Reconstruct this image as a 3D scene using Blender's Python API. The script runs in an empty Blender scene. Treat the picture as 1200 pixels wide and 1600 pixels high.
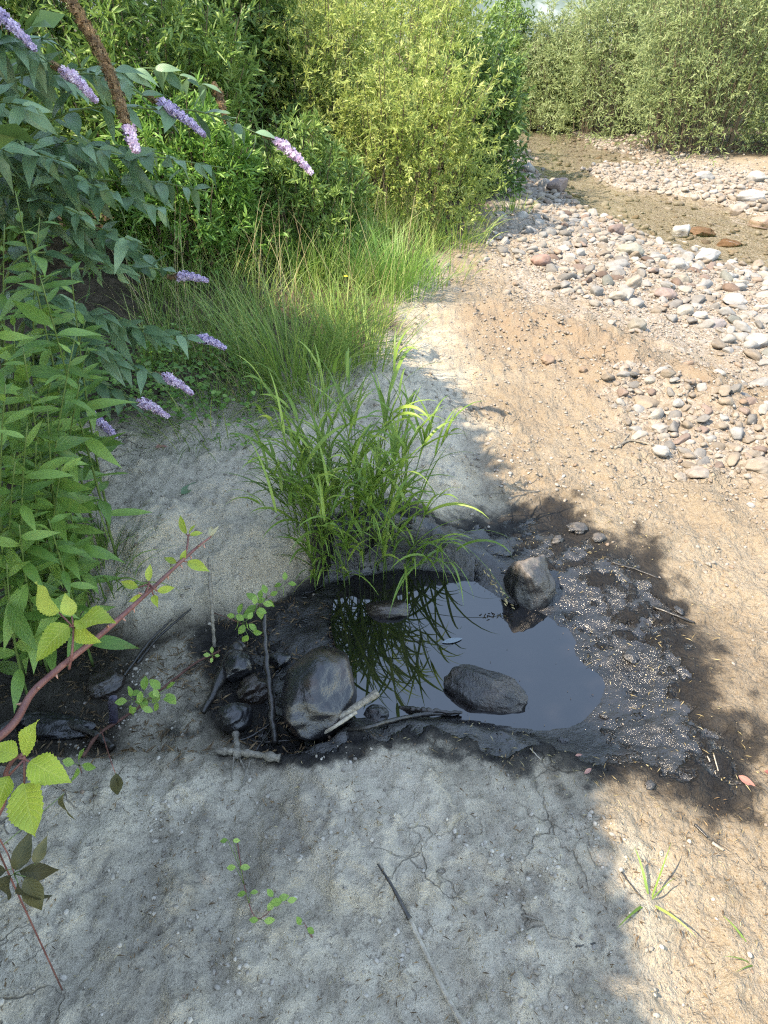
import bpy, math, random
import numpy as np
from mathutils import Vector, Matrix

# ------------------------------------------------------------------ camera, sky, sun, exposure
scene = bpy.context.scene
COL = scene.collection
CAM_H, PITCH, FPX = 1.55, math.radians(34.0), 1110.0      # eye height, tilt, focal length in 1200x1600 px
cam_data = bpy.data.cameras.new('camera')
cam = bpy.data.objects.new('camera', cam_data)
COL.objects.link(cam)
cam.location = (0, 0, CAM_H)
cam.rotation_euler = (math.pi / 2 - PITCH, 0, 0)
cam_data.sensor_fit = 'VERTICAL'
cam_data.angle_y = 2 * math.atan(800.0 / FPX)
cam_data.clip_start, cam_data.clip_end = 0.02, 3000
scene.camera = cam

SUN_EL = math.radians(51)
SUN_AZ = np.array([-0.93, -0.367])                          # ground direction towards the sun
world = bpy.data.worlds.new('World'); scene.world = world; world.use_nodes = True
wn = world.node_tree.nodes; wl = world.node_tree.links
sky = wn.new('ShaderNodeTexSky'); sky.sky_type = 'NISHITA'; sky.sun_disc = False
sky.sun_elevation = SUN_EL; sky.sun_rotation = math.atan2(SUN_AZ[0], SUN_AZ[1])
sky.air_density = 1.0; sky.dust_density = 0.3; sky.ozone_density = 1.0
wl.new(sky.outputs[0], wn['Background'].inputs[0]); wn['Background'].inputs[1].default_value = 0.15

sun_data = bpy.data.lights.new('sun', 'SUN'); sun_data.energy = 2.0; sun_data.angle = math.radians(0.53)
sun_data.color = (1.0, 0.965, 0.92)
sun = bpy.data.objects.new('sun', sun_data); COL.objects.link(sun)
to_sun = Vector((SUN_AZ[0] * math.cos(SUN_EL), SUN_AZ[1] * math.cos(SUN_EL), math.sin(SUN_EL)))
sun.rotation_euler = to_sun.to_track_quat('Z', 'Y').to_euler()
sun.location = to_sun * 30

vs = scene.view_settings
vs.view_transform = 'Standard'; vs.look = 'None'; vs.gamma = 1; vs.use_curve_mapping = False
vs.exposure = 2.4
vs.use_white_balance = True; vs.white_balance_temperature = 8600; vs.white_balance_tint = 10   # the camera's automatic white balance
cy = scene.cycles
cy.use_denoising = False; cy.filter_width = 1.2; cy.max_bounces = 4; cy.diffuse_bounces = 3; cy.glossy_bounces = 2
cy.adaptive_threshold = 0.009
cy.transmission_bounces = 4; cy.transparent_max_bounces = 8
cy.sample_clamp_indirect = 6.0; cy.caustics_reflective = False; cy.caustics_refractive = False

# ------------------------------------------------------------------ numeric helpers
cP, sP = math.cos(PITCH), math.sin(PITCH)
def ray(px, py):
    u, v = (px - 600) / FPX, (py - 800) / FPX
    return np.array([u, cP - v * sP, -sP - v * cP])
def P(px, py, z=0.0):                    # place seen at (px,py) that lies at height z
    d = ray(px, py); t = (z - CAM_H) / d[2]
    return np.array([d[0] * t, d[1] * t, z])
def Q(px, py, t):                        # place seen at (px,py) t metres in front of the eye
    d = ray(px, py)
    return np.array([d[0] * t, d[1] * t, CAM_H + d[2] * t])
def PL(pts, z=0.0):
    return np.array([P(x, y, z)[:2] for x, y in pts])

def sstep(a, b, x):
    t = np.clip((np.asarray(x, float) - a) / (b - a), 0, 1)
    return t * t * (3 - 2 * t)

_prm = np.random.RandomState(7).permutation(512)
_prm = np.concatenate([_prm, _prm, _prm])
_gang = np.random.RandomState(8).rand(512) * 2 * np.pi
_gx, _gy = np.cos(_gang), np.sin(_gang)
def perlin(x, y):
    x = np.asarray(x, float); y = np.asarray(y, float)
    xi = np.floor(x).astype(int); yi = np.floor(y).astype(int)
    xf, yf = x - xi, y - yi
    u = xf * xf * xf * (xf * (xf * 6 - 15) + 10); v = yf * yf * yf * (yf * (yf * 6 - 15) + 10)
    def g(ix, iy, dx, dy):
        h = _prm[(_prm[ix & 511] + iy) & 511]
        return _gx[h] * dx + _gy[h] * dy
    a = g(xi, yi, xf, yf); b = g(xi + 1, yi, xf - 1, yf)
    c = g(xi, yi + 1, xf, yf - 1); d = g(xi + 1, yi + 1, xf - 1, yf - 1)
    return 1.5 * ((a + u * (b - a)) + v * ((c + u * (d - c)) - (a + u * (b - a))))
def fbm(x, y, octv=4, gain=0.5):
    s = 0; a = 1; f = 1
    for i in range(octv):
        s = s + a * perlin(x * f + 17.3 * i, y * f - 9.1 * i); a *= gain; f *= 2.03
    return s
def poly_sd(x, y, poly, margin=0.9):     # signed distance to a polygon, negative inside (only roughly right far outside)
    x = np.asarray(x, float); y = np.asarray(y, float); shp = x.shape; x = x.ravel(); y = y.ravel()
    lo, hi = poly.min(0), poly.max(0)
    bx_ = np.maximum(np.maximum(lo[0] - x, x - hi[0]), 0); by_ = np.maximum(np.maximum(lo[1] - y, y - hi[1]), 0)
    res = np.hypot(bx_, by_); near = np.nonzero(res < margin)[0]
    res = np.maximum(res, margin)
    x = x[near]; y = y[near]
    d = np.full(x.shape, 1e9); ins = np.zeros(x.shape, bool)
    n = len(poly)
    for i in range(n):
        ax, ay = poly[i]; bx, by = poly[(i + 1) % n]
        ex, ey = bx - ax, by - ay
        t = np.clip(((x - ax) * ex + (y - ay) * ey) / (ex * ex + ey * ey + 1e-12), 0, 1)
        d = np.minimum(d, (x - ax - t * ex) ** 2 + (y - ay - t * ey) ** 2)
        if ay != by:
            c = (ay > y) != (by > y)
            ins ^= c & (x < (bx - ax) * (y - ay) / (by - ay) + ax)
    d = np.sqrt(d); res[near] = np.where(ins, -d, d)
    return res.reshape(shp)
def catmull(poly, n=6):
    poly = np.asarray(poly, float); out = []
    m = len(poly)
    for i in range(m):
        p0, p1, p2, p3 = poly[i - 1], poly[i], poly[(i + 1) % m], poly[(i + 2) % m]
        for k in range(n):
            t = k / n
            out.append(0.5 * (2 * p1 + (p2 - p0) * t + (2 * p0 - 5 * p1 + 4 * p2 - p3) * t * t + (3 * p1 - p0 - 3 * p2 + p3) * t ** 3))
    return np.array(out)
def curve_pts(ctrl, n=24):               # open catmull-rom through control points
    c = np.asarray(ctrl, float); c = np.vstack([2 * c[0] - c[1], c, 2 * c[-1] - c[-2]])
    m = len(c) - 3; out = []
    for s in np.linspace(0, m - 1e-9, n):
        i = int(s); t = s - i
        p0, p1, p2, p3 = c[i], c[i + 1], c[i + 2], c[i + 3]
        out.append(0.5 * (2 * p1 + (p2 - p0) * t + (2 * p0 - 5 * p1 + 4 * p2 - p3) * t * t + (3 * p1 - p0 - 3 * p2 + p3) * t ** 3))
    return np.array(out)
def norm(a):
    a = np.asarray(a, float)
    return a / np.maximum(np.linalg.norm(a, axis=-1, keepdims=True), 1e-9)

# ------------------------------------------------------------------ mesh and object helpers
def mesh_np(name, v, f, mat=None, smooth=True, attrs=None, color=None):
    """v (N,3), f (M,k) or list of such arrays with different k"""
    me = bpy.data.meshes.new(name)
    v = np.ascontiguousarray(v, np.float32)
    fl = f if isinstance(f, list) else [f]
    fl = [np.asarray(a, np.int32) for a in fl if len(a)]
    me.vertices.add(len(v)); me.vertices.foreach_set('co', v.ravel())
    nl = sum(a.size for a in fl); npoly = sum(len(a) for a in fl)
    me.loops.add(nl); me.polygons.add(npoly)
    me.loops.foreach_set('vertex_index', np.concatenate([a.ravel() for a in fl]))
    ls = []; o = 0
    for a in fl:
        k = a.shape[1]; ls.append(o + np.arange(len(a)) * k); o += a.size
    me.polygons.foreach_set('loop_start', np.concatenate(ls).astype(np.int32))
    if smooth: me.polygons.foreach_set('use_smooth', np.ones(npoly, bool))
    for k, a in (attrs or {}).items():
        a = np.ascontiguousarray(a, np.float32)
        if a.ndim == 1:
            at = me.attributes.new(k, 'FLOAT', 'POINT'); at.data.foreach_set('value', a)
        else:
            at = me.attributes.new(k, 'FLOAT_VECTOR', 'POINT'); at.data.foreach_set('vector', a.ravel())
    me.update(calc_edges=True)
    if mat: me.materials.append(mat)
    return me
def ob(name, me, parent=None, loc=None, rot=None, scale=None, label=None, cat=None, group=None, kind=None):
    o = bpy.data.objects.new(name, me); COL.objects.link(o)
    if parent: o.parent = parent
    if loc is not None: o.location = tuple(float(c) for c in loc)
    if rot is not None: o.rotation_euler = tuple(float(c) for c in rot)
    if scale is not None: o.scale = tuple(float(c) for c in scale)
    if label: o['label'] = label
    if cat: o['category'] = cat
    if group: o['group'] = group
    if kind: o['kind'] = kind
    return o
def thing(name, label, cat, loc=(0, 0, 0), group=None):
    o = ob(name, None, None, loc, label=label, cat=cat, group=group)
    o.empty_display_size = 0.05
    return o
def basis_matrix(p, a, n, L=1.0):        # x axis along a, z near n
    a = norm(a); n = np.asarray(n, float); n = norm(n - a * np.dot(a, n)); b = np.cross(n, a)
    m = Matrix(((a[0] * L, b[0] * L, n[0] * L, p[0]), (a[1] * L, b[1] * L, n[1] * L, p[1]), (a[2] * L, b[2] * L, n[2] * L, p[2]), (0, 0, 0, 1)))
    return m
def tube(pts, rad, sides=6, cap=True):
    pts = np.asarray(pts, float); n = len(pts)
    rad = np.broadcast_to(np.asarray(rad, float), (n,)) if np.ndim(rad) < 2 else rad
    tan = norm(np.gradient(pts, axis=0))
    ref = np.array([0, 0, 1.0]) if abs(tan[0][2]) < 0.9 else np.array([1.0, 0, 0])
    b = norm(np.cross(tan, ref)); nn = np.cross(b, tan)
    ang = np.linspace(0, 2 * np.pi, sides, endpoint=False)
    ring = b[:, None, :] * np.cos(ang)[None, :, None] + nn[:, None, :] * np.sin(ang)[None, :, None]
    v = (pts[:, None, :] + ring * rad[:, None, None]).reshape(-1, 3)
    i = np.arange(n - 1)[:, None] * sides; j = np.arange(sides)[None, :]; j2 = (j + 1) % sides
    f = np.stack([i + j, i + j2, i + sides + j2, i + sides + j], -1).reshape(-1, 4)
    if cap:
        v = np.vstack([v, pts[0], pts[-1]]); e = len(v)
        jj = np.arange(sides); k2 = (jj + 1) % sides
        f1 = np.stack([jj, np.full(sides, e - 2), np.full(sides, e - 2), k2], -1)[:, [3, 0, 1]]
        f2 = np.stack([(n - 1) * sides + jj, (n - 1) * sides + k2, np.full(sides, e - 1)], -1)
        return v, [f, np.vstack([f1, f2])]
    return v, [f]
class Batch:                             # collects pieces into one mesh
    def __init__(s): s.v = []; s.f = {}; s.n = 0; s.t = []
    def add(s, v, f, tint=0.5):
        for a in (f if isinstance(f, list) else [f]):
            if len(a): s.f.setdefault(a.shape[1], []).append(np.asarray(a) + s.n)
        s.v.append(v); s.n += len(v); s.t.append(np.broadcast_to(np.asarray(tint, float), (len(v),)))
    def mesh(s, name, mat, smooth=True):
        return mesh_np(name, np.vstack(s.v), [np.vstack(a) for a in s.f.values()], mat, smooth, {'tint': np.concatenate(s.t)})

# ------------------------------------------------------------------ materials
class NT:
    def __init__(s, name):
        s.m = bpy.data.materials.new(name); s.m.use_nodes = True
        s.t = s.m.node_tree; s.n = s.t.nodes; s.l = s.t.links
        s.bsdf = s.n['Principled BSDF']; s.out = s.n['Material Output']
    def new(s, typ, ins=None, **props):
        nd = s.n.new(typ)
        for k, v in props.items(): setattr(nd, k, v)
        for k, v in (ins or {}).items(): s.put(nd.inputs[k], v)
        return nd
    def put(s, sock, v):
        if hasattr(v, 'is_output') or isinstance(v, bpy.types.NodeSocket): s.l.new(v, sock)
        elif isinstance(v, bpy.types.Node): s.l.new(v.outputs[0], sock)
        else:
            if isinstance(v, tuple) and len(v) == 3 and sock.type == 'RGBA': v = (*v, 1)
            sock.default_value = v
    def math(s, op, a, b=0.0, c=None):
        nd = s.n.new('ShaderNodeMath'); nd.operation = op
        s.put(nd.inputs[0], a); s.put(nd.inputs[1], b)
        if c is not None: s.put(nd.inputs[2], c)
        return nd.outputs[0]
    def mix(s, f, a, b, blend='MIX'):
        nd = s.n.new('ShaderNodeMix'); nd.data_type = 'RGBA'; nd.blend_type = blend
        s.put(nd.inputs[0], f); s.put(nd.inputs[6], a); s.put(nd.inputs[7], b)
        return nd.outputs[2]
    def lerp(s, f, a, b):
        nd = s.n.new('ShaderNodeMix'); nd.data_type = 'FLOAT'
        s.put(nd.inputs[0], f); s.put(nd.inputs[2], a); s.put(nd.inputs[3], b)
        return nd.outputs[0]
    def ramp(s, f, stops):
        nd = s.n.new('ShaderNodeValToRGB'); e = nd.color_ramp.elements
        while len(e) < len(stops): e.new(0.5)
        for el, (p, c) in zip(e, stops):
            el.position = p; el.color = (*c, 1) if isinstance(c, tuple) else (c, c, c, 1)
        s.put(nd.inputs[0], f); return nd.outputs[0]
    def noise(s, scale, detail=4, rough=0.55, vec=None, dist=0.0):
        nd = s.n.new('ShaderNodeTexNoise'); nd.inputs['Scale'].default_value = scale
        nd.inputs['Detail'].default_value = detail; nd.inputs['Roughness'].default_value = rough
        nd.inputs['Distortion'].default_value = dist
        if vec is not None: s.l.new(vec, nd.inputs['Vector'])
        return nd.outputs[0]
    def voro(s, scale, feature='F1', vec=None, out=0, rnd=1.0):
        nd = s.n.new('ShaderNodeTexVoronoi'); nd.feature = feature; nd.inputs['Scale'].default_value = scale
        nd.inputs['Randomness'].default_value = rnd
        if vec is not None: s.l.new(vec, nd.inputs['Vector'])
        return nd.outputs[out]
    def attr(s, name, out='Fac'):
        nd = s.n.new('ShaderNodeAttribute'); nd.attribute_name = name; return nd.outputs[out]
    def bump(s, h, strength, dist, nrm=None):
        nd = s.n.new('ShaderNodeBump'); nd.inputs['Strength'].default_value = strength; nd.inputs['Distance'].default_value = dist
        s.l.new(h, nd.inputs['Height'])
        if nrm is not None: s.l.new(nrm, nd.inputs['Normal'])
        return nd.outputs[0]
    def coord(s, which='Object'): 
        return s.n.new('ShaderNodeTexCoord').outputs[which]
    def set(s, **kw):
        for k, v in kw.items(): s.put(s.bsdf.inputs[k.replace('_', ' ')], v)

def mat_leaf(name, dark, mid, light, trans=0.3, rough=0.45, obj_random=False, veins=0.0, spec=0.4, blotch=None):
    m = NT(name)
    t = m.n.new('ShaderNodeObjectInfo').outputs['Random'] if obj_random else m.attr('tint')
    col = m.ramp(t, [(0.0, dark), (0.5, mid), (1.0, light)])
    h = None
    if veins:
        uv = m.n.new('ShaderNodeSeparateXYZ'); m.l.new(m.attr('leafuv', 'Vector'), uv.inputs[0])
        au = m.math('ABSOLUTE', m.math('SUBTRACT', uv.outputs[0], 0.5))
        ph = m.math('SUBTRACT', m.math('MULTIPLY', uv.outputs[1], 9.0), m.math('MULTIPLY', au, 5.0))
        w = m.math('ABSOLUTE', m.math('SUBTRACT', m.math('FRACT', ph), 0.5))
        side = m.math('SMOOTH_MIN', m.math('MULTIPLY', w, 5.0), 1.0, 0.2)
        mid_r = m.math('MINIMUM', m.math('MULTIPLY', au, 22.0), 1.0)
        line = m.math('MULTIPLY', side, mid_r)
        col = m.mix(m.math('MULTIPLY', m.math('SUBTRACT', 1.0, line), veins), col, light)
        h = line
    if blotch:
        nb = m.noise(5.5, 4, 0.7, vec=m.n.new('ShaderNodeNewGeometry').outputs['Position'])
        nb = m.math('ADD', m.math('MULTIPLY', nb, 0.5), m.math('MULTIPLY', m.noise(60, 3, 0.6, vec=m.n.new('ShaderNodeNewGeometry').outputs['Position']), 0.5))
        col = m.mix(m.math('MULTIPLY', m.ramp(nb, [(0.5, 0.0), (0.72, 1.0)]), 0.6), col, blotch)
    m.set(Base_Color=col, Roughness=rough); m.bsdf.inputs['Specular IOR Level'].default_value = spec
    if h is not None: m.set(Normal=m.bump(h, 0.35, 0.002))
    tr = m.new('ShaderNodeBsdfTranslucent', {'Color': m.mix(0.35, col, light)})
    mx = m.new('ShaderNodeMixShader', {0: trans}); m.l.new(m.bsdf.outputs[0], mx.inputs[1]); m.l.new(tr.outputs[0], mx.inputs[2])
    m.l.new(mx.outputs[0], m.out.inputs[0])
    return m.m

def mat_ground():
    m = NT('earth')
    co = m.coord('Object')
    tar, wet, sand, grav, red, soil, damp, crust = (m.attr(k) for k in ('tar', 'wet', 'sand', 'gravel', 'rust', 'soil', 'damp', 'crust'))
    n1 = m.noise(2.4, 3, 0.6, co); n2 = m.noise(13, 4, 0.65, co); n3 = m.noise(80, 4, 0.75, co); n4 = m.noise(330, 2, 0.7, co)
    crumb = m.noise(31, 4, 0.75, co)
    vg = m.n.new('ShaderNodeTexVoronoi'); vg.inputs['Scale'].default_value = 62; m.l.new(co, vg.inputs['Vector'])
    n0 = m.noise(0.9, 4, 0.6, co)
    clay = m.ramp(m.math('ADD', m.math('MULTIPLY', n1, 0.6), m.math('MULTIPLY', n0, 0.4)), [(0.36, (0.40, 0.35, 0.275)), (0.5, (0.52, 0.46, 0.36)), (0.62, (0.58, 0.52, 0.415))])  # clay raised well above the sand tone to brighten shaded ground
    clay = m.mix(m.ramp(n2, [(0.42, 0.0), (0.66, 0.7)]), clay, (0.32, 0.275, 0.21))
    clay = m.mix(m.ramp(crumb, [(0.52, 0.0), (0.70, 0.55)]), clay, (0.54, 0.48, 0.385))
    clay = m.mix(m.ramp(n3, [(0.57, 0.0), (0.66, 0.5)]), clay, (0.62, 0.56, 0.455))
    clay = m.mix(m.ramp(n3, [(0.34, 0.7), (0.43, 0.0)]), clay, (0.15, 0.125, 0.10))
    clay = m.mix(m.ramp(n4, [(0.32, 0.6), (0.40, 0.0)]), clay, (0.13, 0.11, 0.09))
    snd = m.ramp(n1, [(0.3, (0.235, 0.187, 0.135)), (0.55, (0.285, 0.235, 0.173)), (0.75, (0.315, 0.265, 0.203))])
    snd = m.mix(m.ramp(n3, [(0.36, 0.7), (0.50, 0.0)]), snd, (0.22, 0.16, 0.10))
    snd = m.mix(m.ramp(n2, [(0.55, 0.0), (0.72, 0.5)]), snd, (0.29, 0.215, 0.14))
    snd = m.mix(m.ramp(n4, [(0.56, 0.0), (0.68, 0.75)]), snd, (0.47, 0.415, 0.35))
    wv = m.n.new('ShaderNodeVectorMath'); wv.operation = 'MULTIPLY_ADD'; wnz = m.n.new('ShaderNodeTexNoise'); wnz.inputs['Scale'].default_value = 5; wnz.inputs['Detail'].default_value = 4
    m.l.new(co, wnz.inputs['Vector']); m.l.new(wnz.outputs['Color'], wv.inputs[0]); wv.inputs[1].default_value = (0.35, 0.35, 0.35); m.l.new(co, wv.inputs[2])
    crack = m.math('MULTIPLY', m.ramp(m.voro(5.5, 'DISTANCE_TO_EDGE', wv.outputs[0]), [(0.0, 1.0), (0.022, 0.0)]), m.ramp(n0, [(0.50, 0.0), (0.58, 1.0)]))
    clay = m.mix(m.math('MULTIPLY', crack, 0.7), clay, (0.17, 0.14, 0.11))
    clay = m.mix(crust, clay, m.mix(n2, (0.44, 0.375, 0.29), (0.62, 0.56, 0.455)))
    clay = m.mix(m.math('MULTIPLY', damp, m.ramp(n2, [(0.3, 0.45), (0.6, 1.0)])), clay, m.mix(1.0, clay, (0.78, 0.785, 0.80), 'MULTIPLY'))
    col = m.mix(sand, clay, snd)
    col = m.mix(m.math('MULTIPLY', red, m.ramp(n2, [(0.35, 0.2), (0.65, 0.9)])), col, (0.25, 0.18, 0.125))
    gcol = m.ramp(vg.outputs['Color'], [(0.15, (0.18, 0.15, 0.12)), (0.4, (0.32, 0.275, 0.23)), (0.65, (0.37, 0.325, 0.285)), (0.9, (0.44, 0.41, 0.375))])
    col = m.mix(m.math('MULTIPLY', grav, m.ramp(n2, [(0.35, 0.35), (0.6, 1.0)])), col, gcol)
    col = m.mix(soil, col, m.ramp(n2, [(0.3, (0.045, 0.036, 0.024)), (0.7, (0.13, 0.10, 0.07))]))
    col = m.mix(m.math('MULTIPLY', wet, m.ramp(n2, [(0.3, 0.72), (0.6, 1.0)])), col, m.mix(1.0, col, (0.125, 0.118, 0.108), 'MULTIPLY'))
    tn = m.math('ADD', tar, m.math('MULTIPLY', m.math('SUBTRACT', m.noise(6.5, 6, 0.75, co), 0.5), 1.25))
    tn = m.math('ADD', tn, m.math('MULTIPLY', m.math('SUBTRACT', n4, 0.5), 0.6))
    tm = m.ramp(tn, [(0.18, 0.0), (0.50, 0.86), (0.85, 1.0)])
    col = m.mix(tm, col, m.ramp(n2, [(0.3, (0.006, 0.006, 0.007)), (0.58, (0.016, 0.015, 0.015)), (0.78, (0.050, 0.044, 0.038))]))
    shine = m.math('MULTIPLY', tm, m.ramp(m.math('ADD', tar, m.math('MULTIPLY', m.math('SUBTRACT', n2, 0.5), 1.6)), [(0.85, 0.0), (1.45, 1.0)]))
    rough = m.lerp(shine, m.lerp(m.math('MAXIMUM', wet, m.math('MULTIPLY', tm, 0.7)), 0.92, 0.5), m.lerp(n2, 0.09, 0.27))
    gr = m.math('MULTIPLY', m.math('SUBTRACT', 1.0, vg.outputs['Distance']), m.math('MAXIMUM', m.math('MULTIPLY', shine, 0.8), m.math('MAXIMUM', grav, m.math('MULTIPLY', sand, 0.6))))
    h = m.math('ADD', m.math('MULTIPLY', n3, 0.8), m.math('MULTIPLY', n4, 0.22))
    h = m.math('ADD', h, m.math('MULTIPLY', gr, 0.8))
    h = m.math('ADD', h, m.math('MULTIPLY', n2, 1.8)); h = m.math('ADD', h, m.math('MULTIPLY', crumb, 1.0))
    h = m.math('SUBTRACT', h, m.math('MULTIPLY', crack, 0.9))
    hf = m.math('ADD', m.math('MULTIPLY', n3, 0.8), m.math('MULTIPLY', n4, 0.16)); hf = m.math('ADD', m.math('MULTIPLY', hf, m.ramp(m.noise(5, 3, 0.6, co), [(0.36, 0.30), (0.68, 0.75)])), m.math('MULTIPLY', n2, 1.0))
    h = m.lerp(shine, h, hf)
    m.set(Base_Color=col, Roughness=rough, Normal=m.bump(h, 0.9, 0.015))
    m.put(m.bsdf.inputs['IOR'], m.lerp(shine, 1.45, 1.65))
    m.put(m.bsdf.inputs['Specular IOR Level'], m.lerp(shine, m.lerp(wet, 0.2, 0.4), 0.6))
    return m.m

def mat_stone(name, stops, obj_random=True, wetline=None, spec=0.3, rough=0.75):
    m = NT(name); co = m.coord('Object')
    t = m.n.new('ShaderNodeObjectInfo').outputs['Random'] if obj_random else m.attr('tint')
    base = m.ramp(t, stops)
    gc = m.n.new('ShaderNodeNewGeometry').outputs['Position']
    n = m.noise(28, 6, 0.65, gc); n2 = m.noise(160, 3, 0.6, gc)
    col = m.mix(m.ramp(n, [(0.35, 0.55), (0.6, 0.0)]), base, m.mix(1.0, base, (0.55, 0.52, 0.5), 'MULTIPLY'))
    col = m.mix(m.ramp(n2, [(0.6, 0.0), (0.75, 0.35)]), col, (0.46, 0.44, 0.41))
    m.set(Base_Color=col, Roughness=rough, Normal=m.bump(m.math('ADD', n, m.math('MULTIPLY', n2, 0.4)), 0.35, 0.01))
    m.bsdf.inputs['Specular IOR Level'].default_value = spec
    return m.m
def mat_tarred(name, dry=(0.36, 0.31, 0.26), lo=0.0, hi=0.05, patch=None, bump=0.5, rough=(0.12, 0.4), black=(0.012, 0.012, 0.013)):
    """stone coated in black oil; above the oil line (world height lo..hi) the bare rock shows"""
    m = NT(name); g = m.n.new('ShaderNodeNewGeometry').outputs['Position']
    z = m.n.new('ShaderNodeSeparateXYZ'); m.l.new(g, z.inputs[0])
    n = m.noise(22, 6, 0.65, g); n2 = m.noise(90, 5, 0.65, g)
    zz = m.math('ADD', z.outputs[2], m.math('MULTIPLY', m.math('SUBTRACT', n, 0.5), 0.10))
    f = m.new('ShaderNodeMapRange', {0: zz, 1: lo, 2: hi})
    bare = m.mix(n2, m.mix(1.0, dry, (0.6, 0.55, 0.5), 'MULTIPLY'), dry)
    blk = m.mix(n, black, tuple(c * 2.4 for c in black))
    if patch:
        blk = m.mix(m.ramp(m.noise(9, 3, 0.5, g), [(0.52, 0.0), (0.6, 0.85)]), blk, patch)
    col = m.mix(f, blk, bare)
    m.set(Base_Color=col, Roughness=m.lerp(f, m.lerp(n2, *rough), 0.8),
          Normal=m.bump(m.math('ADD', n, m.math('MULTIPLY', n2, 0.5)), bump, 0.012))
    m.bsdf.inputs['Specular IOR Level'].default_value = 0.8
    return m.m
def mat_wood(name, a, b, rough=0.8, spec=0.3, scale=60):
    m = NT(name); co = m.coord('Object')
    mp = m.new('ShaderNodeMapping', {'Vector': co}); mp.inputs['Scale'].default_value = (1, 1, 1)
    n = m.noise(scale, 5, 0.7, mp.outputs[0]); n2 = m.noise(12, 3, 0.5, co)
    col = m.mix(m.ramp(n, [(0.35, 0.0), (0.65, 1.0)]), a, b)
    col = m.mix(m.ramp(n2, [(0.45, 0.0), (0.7, 0.5)]), col, tuple(c * 0.5 for c in a))
    m.set(Base_Color=col, Roughness=rough, Normal=m.bump(n, 0.6, 0.004))
    m.bsdf.inputs['Specular IOR Level'].default_value = spec
    return m.m
def mat_plain(name, c, rough=0.6, spec=0.4, var=0.25, scale=40):
    m = NT(name); n = m.noise(scale, 4, 0.6, m.coord('Object'))
    col = m.mix(n, tuple(x * (1 - var) for x in c), tuple(min(1, x * (1 + var)) for x in c))
    m.set(Base_Color=col, Roughness=rough); m.bsdf.inputs['Specular IOR Level'].default_value = spec
    return m.m
def mat_oil():
    m = NT('black_oil'); g = m.n.new('ShaderNodeNewGeometry').outputs['Position']
    film = m.noise(5, 4, 0.6, g)
    m.set(Base_Color=m.mix(m.ramp(film, [(0.45, 0.0), (0.7, 1.0)]), (0.004, 0.004, 0.005), (0.014, 0.012, 0.011)), Roughness=0.015, IOR=2.05,
          Normal=m.bump(m.noise(3.5, 2, 0.5, g), 0.05, 0.01))
    m.bsdf.inputs['Specular IOR Level'].default_value = 0.5
    return m.m
def mat_stream():
    m = NT('clear_stream_water'); g = m.n.new('ShaderNodeNewGeometry').outputs['Position']
    mp = m.new('ShaderNodeMapping', {'Vector': g}); mp.inputs['Scale'].default_value = (1.0, 0.55, 1)
    w = m.math('ADD', m.noise(4.5, 3, 0.5, mp.outputs[0], 0.8), m.math('MULTIPLY', m.noise(17, 2, 0.5, mp.outputs[0]), 0.22))
    b = m.bump(w, 0.35, 0.06)
    fr = m.new('ShaderNodeFresnel', {'IOR': 1.33, 'Normal': b})
    tr = m.new('ShaderNodeBsdfTransparent', {'Color': (0.985, 0.98, 0.93)})
    gl = m.new('ShaderNodeBsdfGlossy', {'Roughness': 0.02, 'Normal': b})
    mx = m.new('ShaderNodeMixShader', {0: fr.outputs[0]}); m.l.new(tr.outputs[0], mx.inputs[1]); m.l.new(gl.outputs[0], mx.inputs[2])
    m.l.new(mx.outputs[0], m.out.inputs[0])
    return m.m

# ------------------------------------------------------------------ terrain
ZP, ZW = -0.045, -0.12                   # level of the oil pool and of the stream
POOL = catmull(PL([(548, 915), (600, 893), (660, 890), (730, 902), (790, 938), (850, 958), (880, 985), (905, 1030), (945, 1062),
                   (938, 1098), (905, 1132), (850, 1142), (790, 1136), (715, 1124), (640, 1122), (585, 1126), (556, 1100), (545, 1040), (528, 970)], ZP), 5)
HOLLOW = catmull(PL([(-120, 1010), (40, 985), (160, 985), (300, 965), (390, 948), (470, 912), (560, 905), (575, 1000), (540, 1130), (455, 1175), (390, 1172),
                     (300, 1172), (200, 1178), (90, 1185), (-60, 1200), (-160, 1160)], -0.05), 4)
TAR = catmull(PL([(700, 830), (770, 800), (890, 805), (960, 838), (1020, 880), (1085, 960), (1130, 1050), (1165, 1150), (1178, 1250), (1110, 1292),
                  (1000, 1262), (880, 1240), (770, 1215), (660, 1180), (590, 1150), (500, 1165), (430, 1188), (340, 1178), (318, 1080), (330, 990), (400, 955), (480, 912), (560, 880)], -0.02), 4)
STREAM = np.array([(9.0, 2.6), (5.2, 4.9), (3.7, 5.75), (2.95, 6.35), (2.55, 7.3), (2.22, 8.6), (2.1, 10.5), (2.25, 13), (2.3, 16), (1.6, 22), (0.5, 34),
                   (4.0, 36), (4.6, 24), (3.9, 17), (3.9, 14.2), (4.15, 12.2), (4.75, 10.9), (5.7, 10.0), (8.0, 8.2), (13, 5.0)])
ISLAND = catmull(PL([(915, 262), (960, 258), (1060, 268), (1150, 280), (1230, 296), (1330, 320), (1330, 372), (1210, 345), (1120, 318), (1040, 302), (960, 292)], ZW), 4)
RIDGE = np.array([P(800, 505)[:2], P(860, 520)[:2], P(1000, 590)[:2], P(1200, 670)[:2], P(1400, 740)[:2]])
HUMP = catmull(PL([(480, 1172), (560, 1158), (640, 1185), (700, 1250), (715, 1330), (650, 1395), (560, 1410), (480, 1350), (455, 1250)]), 4)
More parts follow.
